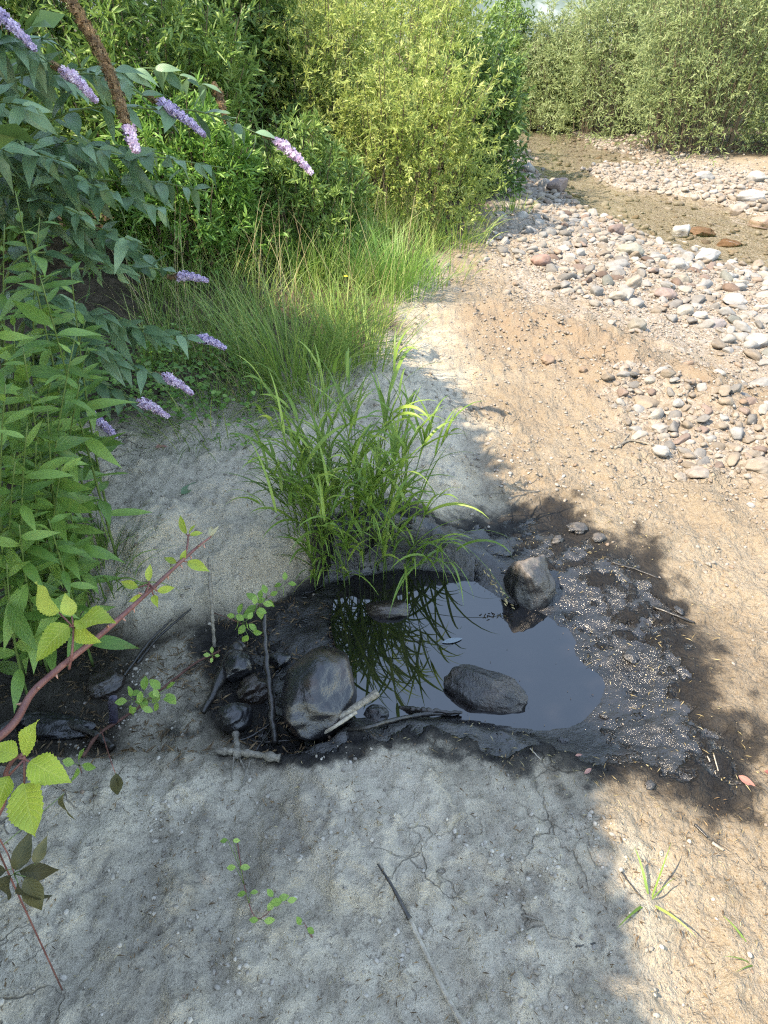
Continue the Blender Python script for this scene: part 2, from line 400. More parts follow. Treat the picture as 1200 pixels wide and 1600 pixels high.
def line_d(x, y, pts):
    d = np.full(np.shape(x), 1e9)
    for (ax, ay), (bx, by) in zip(pts[:-1], pts[1:]):
        ex, ey = bx - ax, by - ay
        t = np.clip(((x - ax) * ex + (y - ay) * ey) / (ex * ex + ey * ey), 0, 1)
        d = np.minimum(d, np.hypot(x - ax - t * ex, y - ay - t * ey))
    return d

def terrain(x, y):
    x = np.asarray(x, float); y = np.asarray(y, float)
    near = 1 - sstep(5, 12, y)
    z = 0.018 * fbm(x * 1.3, y * 1.3, 3) + 0.010 * fbm(x * 6, y * 6, 3)
    z = z + 0.0075 * fbm(x * 24, y * 24, 3) * near * (0.35 + sstep(-.2, .5, fbm(x * 2.7, y * 2.7 + 4, 2)))
    # left bank climbs under the bushes
    z = z + 1.0 * sstep(-1.25, -4.2, x) * sstep(0.0, 2.5, y) + 0.6 * sstep(-4, -9, x)
    z = z + 0.25 * sstep(0.3, -2.5, x) * sstep(3.0, 6.5, y)
    # sandy bench behind the hollow
    bw_ = x + 0.10 * fbm(x * 2.2, y * 2.2 + 8, 2)
    z = z + (0.135 + 0.03 * fbm(x * 2.6 + 2, y * 2.6, 2)) * sstep(0.50, 0.02, bw_) * sstep(1.74, 2.06, y + 0.05 * fbm(x * 5, y * 5 + 2, 2)) * (1 - 0.6 * sstep(2.9, 4.2, y))
    # foreground clay: a low back with run-off grooves leading to the viewer
    fg = sstep(1.25, 0.9, y)
    z = z + 0.025 * fg * (1 - sstep(0.15, 0.7, x))
    z = z - 0.012 * fg * np.maximum(0, fbm(x * 9 + 2.5 * y + 3, y * 1.6, 3)) * (1 - sstep(0.3, 0.7, x))
    # clods of clay, torn edges
    cl = sstep(0.12, 0.55, fbm(x * 4.1 + 5, y * 4.1, 4, 0.6))
    z = z + 0.016 * cl * near * (1 + 0.35 * fbm(x * 15, y * 15, 2)) * sstep(-0.05, 0.15, poly_sd(x, y, TAR))
    # the torn, trodden clay plate in front of the pool and smaller torn plates
    hp_ = poly_sd(x, y, HUMP) + 0.035 * fbm(x * 13, y * 13, 3)
    z = z + 0.016 * sstep(0.012, -0.012, hp_)
    pl_ = fbm(x * 7.3 + 11, y * 7.3 - 4, 4, 0.6)
    near = near * sstep(-0.02, 0.12, poly_sd(x, y, TAR) + 0.03 * fbm(x * 9, y * 9, 2))
    z = z + (0.008 * sstep(0.25, 0.31, pl_) - 0.007 * sstep(-0.30, -0.36, pl_)) * near
    # rough, crumbly ridge in the sand
    rd = line_d(x, y, RIDGE)
    z = z + (0.10 + 0.045 * fbm(x * 5, y * 5, 4, 0.6)) * np.exp(-(rd / 0.32) ** 2)
    g = sstep(0.45, 1.1, x) * sstep(2.0, 3.2, y)
    z = z + g * 0.010 * fbm(x * 16, y * 16, 3)
    # oil pool
    dp = poly_sd(x, y, POOL)
    right = sstep(0.30, 0.75, x); back = sstep(1.75, 1.95, y) * (1 - right)
    w = 0.07 + 0.26 * right + 0.0 * back
    f = sstep(0.0, 1.0, np.clip(dp / w, 0, 1))
    mud = 0.005 * fbm(x * 30, y * 30, 4, 0.7) * right
    z_out = ZP + 0.002 + (z - ZP) * f + mud * sstep(0, 0.05, dp) * (1 - sstep(0.25, 0.5, dp))
    z_in = ZP - 0.08 * sstep(0, 0.12, -dp)
    zz = np.where(dp < 0, z_in, z_out)
    # dark hollow left of the pool
    dh = poly_sd(x, y, HOLLOW) + 0.012 * fbm(x * 14, y * 14, 2)
    bot = -0.062 + 0.016 * fbm(x * 7 + 9, y * 7, 3) - 0.02 * sstep(-0.2, -0.9, x)
    hz = np.where(dp < 0, zz, np.minimum(zz, bot + (zz - bot) * sstep(-0.02, 0.06, dh)))
    zz = hz
    # stream bed and gravel bar
    ds = poly_sd(x, y, STREAM) + 0.10 * fbm(x * 1.7, y * 1.7, 3)
    isl = poly_sd(x, y, ISLAND) + 0.05 * fbm(x * 3, y * 3, 2)
    bed = ZW - 0.07 * sstep(0, 0.5, -ds) + 0.02 * fbm(x * 5, y * 5, 2)
    bed = bed + 0.12 * sstep(0.12, -0.15, isl)
    shore = ZW + (zz - ZW) * sstep(-0.02, 1.1, ds)
    zz = np.where(ds < 0, bed, np.where(ds < 1.1, shore, zz))
    return zz
def H1(x, y): return float(terrain(np.array([x]), np.array([y]))[0])
def on(px, py, dz=0.0):                   # world point where the terrain is seen at a pixel
    z = 0.0
    for _ in range(12):
        p = P(px, py, z); z = 0.5 * z + 0.5 * H1(p[0], p[1])
    p = P(px, py, z); return np.array([p[0], p[1], z + dz])

def axis_coords(lo, hi, f0, f1, fine, growth=1.07, cmax=3.0):
    a = list(np.arange(f0, f1, fine)); s = fine; x = f1
    while x < hi: a.append(x); s = min(s * growth, cmax); x += s
    a.append(hi); s = fine; x = f0 - fine; b = []
    while x > lo: b.append(x); s = min(s * growth, cmax); x -= s
    b.append(lo)
    return np.array(b[::-1] + a)
xs = axis_coords(-90, 90, -0.95, 1.15, 0.0092, 1.032)
ys = axis_coords(-25, 160, 0.45, 2.35, 0.0092, 1.02)
GX, GY = np.meshgrid(xs, ys)
GZ = terrain(GX, GY)
nx, ny = len(xs), len(ys)
ii = np.arange(ny - 1)[:, None] * nx + np.arange(nx - 1)[None, :]
gf = np.stack([ii, ii + 1, ii + nx + 1, ii + nx], -1).reshape(-1, 4)
fx, fy = GX.ravel(), GY.ravel()
nz = fbm(fx * 3.2, fy * 3.2, 4, 0.6)
d_tar = poly_sd(fx, fy, TAR) + 0.10 * nz + 0.04 * fbm(fx * 12, fy * 12, 4, 0.65)
d_pool = poly_sd(fx, fy, POOL)
a_tar = np.clip(sstep(0.13, -0.16, d_tar) * 0.92 + 0.60 * sstep(0.24, 0.02, d_pool + 0.10 * nz), 0, 1.2)
d_hol = poly_sd(fx, fy, HOLLOW) + 0.03 * nz
a_wet = np.clip(sstep(0.05, -0.05, d_hol) * (1 - sstep(-0.25, -0.1, fx) * 0.0) + 0.0, 0, 1)
WETC = catmull(PL([(60, 1110), (200, 1090), (350, 1090), (440, 1180), (400, 1215), (300, 1215), (200, 1205), (90, 1225), (0, 1260), (-60, 1200)], -0.03), 4)
a_wet = np.maximum(a_wet, 0.55 * sstep(0.05, -0.02, poly_sd(fx, fy, WETC) + 0.02 * nz))
# warm dry sand riverward; bank clay's colour raised to brighten its shade (ragged edge)
a_sand = sstep(0.25, 0.62, fx + 0.12 * nz - 0.10 * sstep(2.6, 1.0, fy))
GRAV = catmull(np.array([P(780, 335)[:2], P(760, 420)[:2], P(830, 455)[:2], P(900, 500)[:2], P(1050, 540)[:2], P(1250, 600)[:2], (6, 2.5), (9, 2.5), (9, 6), (5, 12), (6, 40), (1.5, 40), (1.0, 12)]), 3)
d_gr = poly_sd(fx, fy, GRAV)
GRAV2 = catmull(PL([(940, 610), (1010, 590), (1110, 650), (1250, 690), (1250, 760), (1080, 745), (990, 690)]), 4)
d_gr2 = poly_sd(fx, fy, GRAV2)
d_is = poly_sd(fx, fy, ISLAND)
a_grav = np.maximum.reduce([sstep(0.35, -0.35, d_gr + 0.3 * nz), 0.8 * sstep(0.12, -0.12, d_gr2 + 0.1 * nz), sstep(0.1, -0.1, d_is)])
a_grav = np.maximum(a_grav, sstep(0.2, -0.2, poly_sd(fx, fy, STREAM)))
a_rust = np.exp(-(line_d(fx, fy, RIDGE + np.array([-0.05, -0.1])) / 0.42) ** 2) * 0.75
d_st = poly_sd(fx, fy, STREAM)
a_rust = np.maximum(a_rust, 0.0 * sstep(0.3, -0.3, d_st) * (1 - a_grav * 0.3))
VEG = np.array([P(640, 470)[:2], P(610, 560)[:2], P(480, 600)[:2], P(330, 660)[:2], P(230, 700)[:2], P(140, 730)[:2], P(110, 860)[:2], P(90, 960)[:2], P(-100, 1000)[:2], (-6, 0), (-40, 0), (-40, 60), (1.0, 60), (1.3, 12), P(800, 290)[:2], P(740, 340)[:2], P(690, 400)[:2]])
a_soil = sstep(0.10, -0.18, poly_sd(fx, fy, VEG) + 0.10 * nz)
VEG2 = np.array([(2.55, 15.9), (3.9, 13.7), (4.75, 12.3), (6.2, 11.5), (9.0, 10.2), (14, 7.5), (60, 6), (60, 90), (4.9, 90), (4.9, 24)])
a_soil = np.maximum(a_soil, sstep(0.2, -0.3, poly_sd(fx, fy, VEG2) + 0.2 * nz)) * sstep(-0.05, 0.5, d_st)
a_wet = np.maximum(a_wet, 0.38 * sstep(0.16, -0.02, d_tar + 0.06 * fbm(fx * 4 + 3, fy * 4, 3)))
DAMP = catmull(PL([(220, 1300), (330, 1255), (470, 1235), (525, 1290), (450, 1350), (400, 1450), (300, 1530), (200, 1640), (60, 1640), (120, 1450)]), 4)
DAMP2 = catmull(PL([(760, 1260), (880, 1230), (900, 1330), (930, 1480), (960, 1620), (860, 1620), (800, 1450)]), 4)
a_damp = np.maximum(sstep(0.07, -0.05, poly_sd(fx, fy, DAMP) + 0.07 * nz), 0.6 * sstep(0.08, -0.06, poly_sd(fx, fy, DAMP2) + 0.08 * nz))
CRUST = catmull(PL([(610, 1210), (640, 1215), (665, 1270), (690, 1340), (672, 1345), (640, 1290)]), 4)
a_crust = 0.8 * sstep(0.02, -0.02, poly_sd(fx, fy, CRUST) + 0.05 * fbm(fx * 17, fy * 17, 3))
a_crust = np.maximum(a_crust, 0.55 * sstep(0.05, -0.1, poly_sd(fx, fy, HUMP) + 0.06 * nz))
BENCH = catmull(PL([(150, 720), (400, 690), (640, 580), (720, 730), (640, 830), (470, 890), (300, 940), (160, 960)]), 4)
a_crust = np.maximum(a_crust, 0.5 * sstep(0.15, -0.15, poly_sd(fx, fy, BENCH) + 0.15 * nz))
TONGUE = catmull(PL([(225, 1010), (330, 990), (320, 1080), (330, 1150), (250, 1175), (190, 1165), (205, 1080)], -0.05), 4)
a_wet = a_wet * (1 - 0.62 * sstep(0.03, -0.03, poly_sd(fx, fy, TONGUE) + 0.03 * nz))
a_soil = np.maximum(a_soil, 0.75 * sstep(0.05, -0.05, poly_sd(fx, fy, catmull(PL([(-100, 990), (120, 980), (215, 985), (200, 1080), (180, 1170), (60, 1190), (-100, 1190)], -0.06), 4)) + 0.05 * nz))
ground_me = mesh_np('ground', np.stack([fx, fy, GZ.ravel()], -1), gf, mat_ground(), True,
                    {'tar': a_tar, 'wet': a_wet, 'sand': a_sand, 'gravel': a_grav, 'rust': a_rust, 'soil': a_soil, 'damp': a_damp, 'crust': a_crust})
def H1(x, y):                             # height by looking up the finished sheet
    i = int(np.clip(np.searchsorted(xs, x) - 1, 0, nx - 2)); j = int(np.clip(np.searchsorted(ys, y) - 1, 0, ny - 2))
    u = (x - xs[i]) / (xs[i + 1] - xs[i]); v = (y - ys[j]) / (ys[j + 1] - ys[j])
    return float((GZ[j, i] * (1 - u) + GZ[j, i + 1] * u) * (1 - v) + (GZ[j + 1, i] * (1 - u) + GZ[j + 1, i + 1] * u) * v)
ob('ground', ground_me, kind='structure', label='clay and sand river bank with black oily stain')

def sheet(name, poly, z, mat, n=0):
    poly = np.asarray(poly); c = poly.mean(0)
    rings = [c + (poly - c) * s for s in (1.0, 0.6, 0.25)]
    v = np.vstack(rings + [c[None]]); m = len(poly); j = np.arange(m); k = (j + 1) % m
    f = np.vstack([np.stack([r * m + j, r * m + k, (r + 1) * m + k, (r + 1) * m + j], -1) for r in range(2)])
    t = np.stack([2 * m + j, 2 * m + k, np.full(m, 3 * m)], -1)
    v3 = np.concatenate([v, np.full((len(v), 1), z)], 1)
    return mesh_np(name, v3, [f, t], mat, True)
pc = POOL.mean(0)
ob('oil_pool', sheet('oil_pool', pc + (POOL - pc) * 1.06, ZP, mat_oil()), kind='structure', label='still pool of black oily liquid')
gx2 = np.linspace(-1, 14, 90); gy2 = np.linspace(2, 40, 160)
WX, WY = np.meshgrid(gx2, gy2); sdw = poly_sd(WX.ravel(), WY.ravel(), STREAM).reshape(WX.shape)
wi = np.arange(159)[:, None] * 90 + np.arange(89)[None, :]
keep = (sdw[:-1, :-1] < 0.6) & (sdw[1:, 1:] < 0.6)
wf = np.stack([wi, wi + 1, wi + 91, wi + 90], -1)[keep]
ob('stream_water', mesh_np('stream_water', np.stack([WX.ravel(), WY.ravel(), np.full(WX.size, ZW)], -1), wf, mat_stream()), kind='structure')

# far hillside behind the valley
hx = np.linspace(-500, 500, 70); hy = np.linspace(140, 600, 40); HX, HY = np.meshgrid(hx, hy)
HZ = -2 + 0.42 * (HY - 140) * (1 + 0.25 * perlin(HX / 130, HY / 130)) + 14 * fbm(HX / 60, HY / 60, 4)
hi_ = np.arange(39)[:, None] * 70 + np.arange(69)[None, :]
mh = NT('hazy_hill_forest'); hn = mh.noise(0.08, 8, 0.7, mh.coord('Object'))
mh.set(Base_Color=mh.ramp(hn, [(0.35, (0.06, 0.09, 0.085)), (0.55, (0.12, 0.16, 0.15)), (0.7, (0.26, 0.29, 0.30))]), Roughness=0.95)  # blue-grey haze of the distance put into the hill's colour
ob('hill', mesh_np('hill', np.stack([HX.ravel(), HY.ravel(), HZ.ravel()], -1), np.stack([hi_, hi_ + 1, hi_ + 71, hi_ + 70], -1).reshape(-1, 4), mh.m), kind='structure')

# ------------------------------------------------------------------ stones
def ico(sub):
    t = (1 + 5 ** 0.5) / 2
    v = [(-1, t, 0), (1, t, 0), (-1, -t, 0), (1, -t, 0), (0, -1, t), (0, 1, t), (0, -1, -t), (0, 1, -t), (t, 0, -1), (t, 0, 1), (-t, 0, -1), (-t, 0, 1)]
    f = [(0, 11, 5), (0, 5, 1), (0, 1, 7), (0, 7, 10), (0, 10, 11), (1, 5, 9), (5, 11, 4), (11, 10, 2), (10, 7, 6), (7, 1, 8), (3, 9, 4), (3, 4, 2), (3, 2, 6), (3, 6, 8), (3, 8, 9), (4, 9, 5), (2, 4, 11), (6, 2, 10), (8, 6, 7), (9, 8, 1)]
    v = [norm(np.array(a)) for a in v]
    for _ in range(sub):
        cache = {}; nf = []
        def mid(a, b):
            k = (min(a, b), max(a, b))
            if k not in cache: v.append(norm(v[a] + v[b])); cache[k] = len(v) - 1
            return cache[k]
        for a, b, c in f:
            ab, bc, ca = mid(a, b), mid(b, c), mid(c, a)
            nf += [(a, ab, ca), (b, bc, ab), (c, ca, bc), (ab, bc, ca)]
        f = nf
    return np.array(v), np.array(f)
ICO = {k: ico(k) for k in (0, 1, 2, 3, 4)}
def rock_shape(seed, sub, rough=0.16, cuts=6, cut=(0.62, 0.92)):
    v, f = ICO[sub]; r = np.random.RandomState(seed)
    p = v.copy()
    for _ in range(cuts):                # planar facets worn round
        n = norm(r.randn(3)); d = r.uniform(*cut)
        h = p @ n; over = np.maximum(0, h - d); p = p - n[None] * (over * 0.85)[:, None]
    o = r.rand(3) * 50
    nn = perlin(p[:, 0] * 1.7 + o[0], p[:, 1] * 1.7 + p[:, 2] * 1.3 + o[1]) + 0.5 * perlin(p[:, 1] * 3.6 + o[2], p[:, 2] * 3.6 - p[:, 0] * 2)
    if sub >= 3: nn = nn + 0.22 * perlin(p[:, 0] * 8 + p[:, 2] * 5, p[:, 1] * 8 + o[0]) + 0.1 * perlin(p[:, 2] * 17, p[:, 1] * 17 + p[:, 0] * 13)
    return p * (1 + rough * nn)[:, None], f

KINDS = [('light grey', (0.44, 0.43, 0.41)), ('cream', (0.49, 0.455, 0.40)), ('mid grey', (0.29, 0.275, 0.255)), ('tan', (0.38, 0.32, 0.255)), ('whitish', (0.53, 0.515, 0.49)), ('pinkish', (0.36, 0.275, 0.235)), ('brown', (0.25, 0.175, 0.135)), ('greenish grey', (0.28, 0.29, 0.26))]
KINDS = [(n, tuple(x * 0.55 for x in c)) for n, c in KINDS]
KIND_P = np.array([.22, .2, .14, .13, .15, .08, .04, .04])
M_KIND = [mat_stone('stone_' + n.replace(' ', '_'), [(0.0, tuple(x * .82 for x in c)), (0.5, c), (1.0, tuple(x * 1.12 for x in c))]) for n, c in KINDS]
M_PEB = mat_stone('gravel_pebble', [(0.0, (0.23, 0.21, 0.185)), (0.25, (0.30, 0.265, 0.225)), (0.5, (0.195, 0.16, 0.125)), (0.72, (0.34, 0.315, 0.285)), (0.88, (0.23, 0.165, 0.12)), (1.0, (0.37, 0.35, 0.325))], obj_random=False)
def solid_stone(name, c):
    c = tuple(x * 0.50 for x in c); return mat_stone(name, [(0.0, c), (1.0, tuple(x * 1.06 for x in c))])
SHAPES = [[mesh_np('stone', *rock_shape(100 + k, 2, 0.17, 11, (0.5, 0.86)), mm) for k in range(9)] for mm in M_KIND]

rng = np.random.RandomState(11)
# single stones that stand out, placed where the photo shows them: px, py, width px, flatness, colour, label
HERO = [
    (870, 288, 36, 0.85, (0.44, 0.35, 0.33), 'boulder at the edge of the stream in its purplish shade tone, the largest beside the bush'),  # purplish colour carries the boulder's shaded side
    (853, 285, 28, 0.75, (0.58, 0.56, 0.53), 'pale piece for the sunlit left side of the boulder at the stream edge'),  # pale colour paints the same boulder's sunlit left side
    (962, 357, 26, 0.9, (0.40, 0.30, 0.27), 'brown rounded stone standing on the pale cobbles'),
    (985, 384, 42, 0.62, (0.52, 0.51, 0.43), 'flat greenish grey cobble in front of the brown stone'),
    (1064, 361, 30, 0.85, (0.66, 0.66, 0.64), 'white rounded stone at the water edge'),
    (847, 399, 34, 0.7, (0.52, 0.34, 0.29), 'reddish stone at the left end of the cobbles'),
    (990, 440, 30, 0.8, (0.56, 0.48, 0.40), 'tan stone with pale top in the middle of the cobbles'),
    (1040, 451, 36, 0.6, (0.46, 0.36, 0.33), 'dusky red flat stone in the middle of the cobbles'),
    (993, 508, 30, 0.9, (0.40, 0.37, 0.31), 'lichen grey stone at the lower edge of the cobbles'),
    (1116, 500, 40, 0.6, (0.52, 0.46, 0.44), 'broad pinkish grey cobble near the right edge'),
    (1185, 525, 40, 0.65, (0.58, 0.56, 0.53), 'pale cobble cut by the right edge of the picture'),
    (1062, 428, 36, 0.55, (0.50, 0.45, 0.37), 'flat tan cobble below the white stones'),
    (1148, 460, 40, 0.5, (0.60, 0.58, 0.56), 'long pale cobble below the stream bend'),
    (1105, 392, 42, 0.55, (0.62, 0.61, 0.59), 'light grey cobble at the shore beside the sunken red rocks'),
    (1060, 408, 34, 0.7, (0.62, 0.60, 0.57), 'off white cobble just below the white rounded stone'),
    (912, 575, 16, 0.7, (0.42, 0.31, 0.23), 'small brown stone alone on the sand slope'),
    (855, 560, 22, 0.8, (0.46, 0.33, 0.24), 'brown clod of stone high on the crumbly ridge'),
    (1012, 618, 44, 0.35, (0.50, 0.41, 0.31), 'thin tilted slab casting a dark shadow on the ridge'),
    (1030, 662, 30, 0.55, (0.58, 0.52, 0.46), 'pale oblong stone in the patch under the tilted slab'),
    (1030, 700, 30, 0.7, (0.60, 0.58, 0.54), 'whitish round stone in the lower gravel patch'),
    (1090, 728, 46, 0.45, (0.52, 0.45, 0.39), 'long flat stone at the foot of the lower gravel patch'),
    (1185, 718, 46, 0.55, (0.48, 0.41, 0.34), 'wedge shaped tan stone at the right edge by the gravel patch'),
    (1063, 741, 26, 0.6, (0.56, 0.49, 0.41), 'small tan stone at the tip of the lower gravel patch'),
    (1172, 298, 44, 0.5, (0.62, 0.60, 0.58), 'broad pale boulder on the gravel bar in the stream'),
    (1155, 322, 30, 0.7, (0.58, 0.50, 0.43), 'tan boulder at the tip of the gravel bar'),
    (1190, 340, 44, 0.6, (0.56, 0.42, 0.34), 'orange tan boulder in the water at the right edge'),
    (1135, 372, 40, 0.4, (0.36, 0.19, 0.12), 'rust red rock lying under the stream water'),
    (1095, 352, 46, 0.35, (0.40, 0.24, 0.17), 'long red brown rock breaking the stream surface'),
    (1100, 268, 34, 0.5, (0.64, 0.63, 0.61), 'white boulder on the far shore below the willows'),
    (1180, 272, 36, 0.6, (0.62, 0.60, 0.57), 'pale boulder on the far shore at the right edge'),
    (825, 262, 22, 0.9, (0.60, 0.59, 0.57), 'white stone leaning on the foot of the middle bush'),
    (1172, 786, 14, 0.6, (0.66, 0.64, 0.62), 'white pebble on the sand at the right edge'),
    (985, 783, 10, 0.7, (0.62, 0.60, 0.57), 'tiny white pebble beside a dark chip on the sand'),
]
hero_xy = []
for k, (px, py, wpx, fl, c, lab) in enumerate(HERO):
    p = on(px, py + wpx * 0.30)
    t = p[1] * cP + (CAM_H - p[2]) * sP
    w = wpx * t / FPX / 2
    v, f = rock_shape(300 + k, 3, 0.13, 10, (0.55, 0.88))
    me = mesh_np('stone', v, f, solid_stone('stone_%d' % k, c))
    o = ob('stone', me, None, (p[0], p[1], p[2] + w * fl * (0.55 if fl > 0.78 else 0.30)), (rng.uniform(-.15, .15), rng.uniform(-.15, .15), rng.uniform(-.5, .5)),
           (w, w * rng.uniform(.75, .95), w * fl), label=lab, cat='stone')
    hero_xy.append((p[0], p[1], w))
# cobbles of the river bank: the 260 that show largest are stones of their own, the rest one mass
cand = []
r2 = np.random.RandomState(21)
N = 52000
cx = np.concatenate([r2.uniform(0.2, 8.5, N), r2.uniform(0.9, 2.4, 1500)])
cyy = np.concatenate([2.2 + 13 * r2.rand(N) ** 1.5, r2.uniform(2.6, 4.2, 1500)])
nzc = fbm(cx * 1.4 + 3, cyy * 1.4, 3)
dg = poly_sd(cx, cyy, GRAV) + 0.55 * nzc; dg2 = poly_sd(cx, cyy, GRAV2) + 0.10 * nzc; dis = poly_sd(cx, cyy, ISLAND); dst = poly_sd(cx, cyy, STREAM)
pr = np.maximum.reduce([sstep(0.35, -0.8, dg), 0.9 * sstep(0.06, -0.1, dg2), sstep(0.05, -0.1, dis)])
pr = np.maximum(pr, 0.7 * sstep(1.6, 0.3, dst) * (cyy > 8.5) * (cx > 3))
pr = np.where((dst < -0.1) & (dis > 0.05), 0.20, pr)
pr = np.where(poly_sd(cx, cyy, VEG) < -0.15, 0.0, pr)
okc = r2.rand(len(cx)) < pr
cx, cyy, dgo, dg2o = cx[okc], cyy[okc], dg[okc], dg2[okc]
cr = 0.0075 + 0.060 * r2.rand(len(cx)) ** 4.4
cr = np.where(dg2o < 0.05, 0.010 + 0.030 * r2.rand(len(cx)) ** 1.6, cr)
cr *= np.where((dgo > -0.2) & (dg2o > 0.05), 0.6, 1.0)
order = np.argsort(-cr)
cell = {}; sel = []
for (hx_, hy_, hw) in hero_xy:
    for i in range(-2, 3):
        for j in range(-2, 3): cell.setdefault((int(hx_ / 0.1) + i, int(hy_ / 0.1) + j), []).append((hx_, hy_, hw))
for i in order:
    kx, ky = int(cx[i] / 0.1), int(cyy[i] / 0.1); bad = False
    for a in (-1, 0, 1):
        for b in (-1, 0, 1):
            for (qx, qy, qr) in cell.get((kx + a, ky + b), ()):
                if (qx - cx[i]) ** 2 + (qy - cyy[i]) ** 2 < (0.74 * (qr + cr[i])) ** 2: bad = True; break
            if bad: break
        if bad: break
    if not bad:
        cell.setdefault((kx, ky), []).append((cx[i], cyy[i], cr[i])); sel.append(i)
sel = np.array(sel); cx, cyy, cr = cx[sel], cyy[sel], cr[sel]
cz = terrain(cx, cyy)
dep = cyy * cP + (CAM_H - cz) * sP
upx = cyy * sP - (CAM_H - cz) * cP
inview = (np.abs(cx / dep) < 0.545) & (upx / dep < 0.72)
show = np.where(inview, cr / dep, 0)
big = np.argsort(-show)[:262]
isbig = np.zeros(len(cx), bool); isbig[big] = True
for i in big:
    far = cyy[i] > 8.4 and cx[i] > 2.3; patch = poly_sd(cx[i:i+1], cyy[i:i+1], GRAV2)[0] < 0.15
    s = cr[i]; kd = r2.choice(8, p=KIND_P) if not patch else r2.choice([1, 2, 3, 3, 5, 0]); cn = KINDS[kd][0]
    sz = 'larger' if s / dep[i] > 0.0085 else 'small'
    xpx = 600 + FPX * cx[i] / dep[i]
    zone = ('in the gravel patch below the crumbly ridge' if patch else 'on the gravel bar out in the stream' if far else
            'at the left end of the sunny shore' if xpx < 880 else 'on the sunny shore near the right edge' if xpx > 1080 else 'in the middle of the sunny shore')
    ob('cobble', SHAPES[kd][r2.randint(9)], None, (cx[i], cyy[i], cz[i] + s * 0.12), (r2.uniform(-.35, .35), r2.uniform(-.35, .35), r2.uniform(0, 6.28)),
       (s * r2.uniform(.95, 1.45), s * r2.uniform(.7, 1.0), s * r2.uniform(.45, .8)), label='%s %s cobble %s' % (sz, cn, zone), cat='stone', group='%s %s cobbles %s' % (sz, cn, zone))
def scatter_rocks(name, x, y, z, s, sub, seed, mat, label, flat=(0.45, 0.8), sink=0.2):
    r = np.random.RandomState(seed); n = len(x)
    tv = [rock_shape(seed * 13 + k, sub, 0.2, 8, (0.5, 0.9)) for k in range(8)]
    m = len(tv[0][0]); V = np.empty((n, m, 3)); pick = r.randint(0, 8, n)
    sc = np.stack([s * r.uniform(.9, 1.35, n), s * r.uniform(.7, 1.0, n), s * r.uniform(*flat, n)], -1)
    for k in range(8): V[pick == k] = tv[k][0][None]
    V *= sc[:, None, :]
    a = r.uniform(0, 6.28, n); ca, sa = np.cos(a)[:, None], np.sin(a)[:, None]
    tl = r.uniform(-.35, .35, n)[:, None]
    X = V[..., 0] * ca - V[..., 1] * sa; Y = V[..., 0] * sa + V[..., 1] * ca; Z = V[..., 2] + tl * X
    V = np.stack([X + x[:, None], Y + y[:, None], Z + (z + s * sink)[:, None]], -1)
    F = (np.broadcast_to(tv[0][1][None], (n, len(tv[0][1]), 3)) + (np.arange(n) * m)[:, None, None]).reshape(-1, 3)
    me = mesh_np(name, V.reshape(-1, 3), F, mat, True, {'tint': np.repeat(r.rand(n), m)})
    return ob(name, me, label=label, cat='gravel', kind='stuff')
nb = ~isbig
near_p = nb & (dep < 9) & (cr > 0.017)
scatter_rocks('shore_shingle', cx[near_p], cyy[near_p], cz[near_p], cr[near_p], 1, 5, M_PEB, 'mass of smaller pale pebbles between the cobbles of the shore')
fp = nb & ~near_p
scatter_rocks('fine_shingle', cx[fp], cyy[fp], cz[fp], cr[fp], 0, 6, M_PEB, 'finest pebbles of the shore and far stream banks seen as one mass')
# fine grit over sand and clay
r3 = np.random.RandomState(31)
N = 110000
gx = r3.uniform(-0.9, 3.6, N); gy = 0.35 + 5.6 * r3.rand(N) ** 1.3
gn = fbm(gx * 2.1 + 7, gy * 2.1, 3)
sandp = sstep(0.3, 0.75, gx + 0.1 * gn)
den = 0.10 + 0.75 * sandp * sstep(1.7, 2.3, gy) * sstep(-0.6, 0.5, gn + 0.1) + 0.10 * sandp
den = np.where(poly_sd(gx, gy, POOL) < 0.01, 0, den)
den = np.where(poly_sd(gx, gy, TAR) < 0.05, den * 0.06, den)
den = np.where(poly_sd(gx, gy, VEG) < -0.05, 0, den)
okg = r3.rand(N) < den * 0.6
gx, gy = gx[okg], gy[okg]
gs = (0.0022 + 0.010 * r3.rand(len(gx)) ** 3.5) * (1 + 0.25 * sstep(2, 4, gy))
gs = np.where(gy < 1.8, gs * 0.6, gs)
scatter_rocks('sand_grit', gx, gy, terrain(gx, gy), gs, 0, 9, M_PEB, 'fine grit strewn over the sand and clay')

# ------------------------------------------------------------------ oil-coated stones in and around the pool
def pool_stone(name, px, py, z, size, rot, seed, mat, label, rough=0.10, cuts=6, cut=(0.6, 0.9), sub=4):
    p = P(px, py, z)
    v, f = rock_shape(seed, sub, rough, cuts, cut)
    return ob(name, mesh_np(name, v, f, mat), None, p, rot, size, label=label, cat='stone')
M_T_BIG = mat_tarred('oiled_boulder', lo=0.30, hi=0.40, patch=(0.04, 0.027, 0.02), bump=0.35, rough=(0.08, 0.34), black=(0.008, 0.008, 0.009))
M_T_FLAT = mat_tarred('oiled_slab', lo=0.30, hi=0.40, patch=(0.05, 0.04, 0.034), bump=1.0, rough=(0.05, 0.28), black=(0.008, 0.008, 0.009))
M_T_HALF = mat_tarred('half_oiled_stone', dry=(0.38, 0.32, 0.27), lo=0.07, hi=0.125, bump=0.7)
M_T_SMALL = mat_tarred('oiled_stone', lo=0.30, hi=0.40, bump=0.4, rough=(0.05, 0.28), black=(0.008, 0.008, 0.009))
M_T_BROWN = mat_tarred('brown_oiled_stone', dry=(0.12, 0.075, 0.055), lo=-0.02, hi=0.06, bump=0.5, rough=(0.06, 0.3), black=(0.016, 0.012, 0.010))
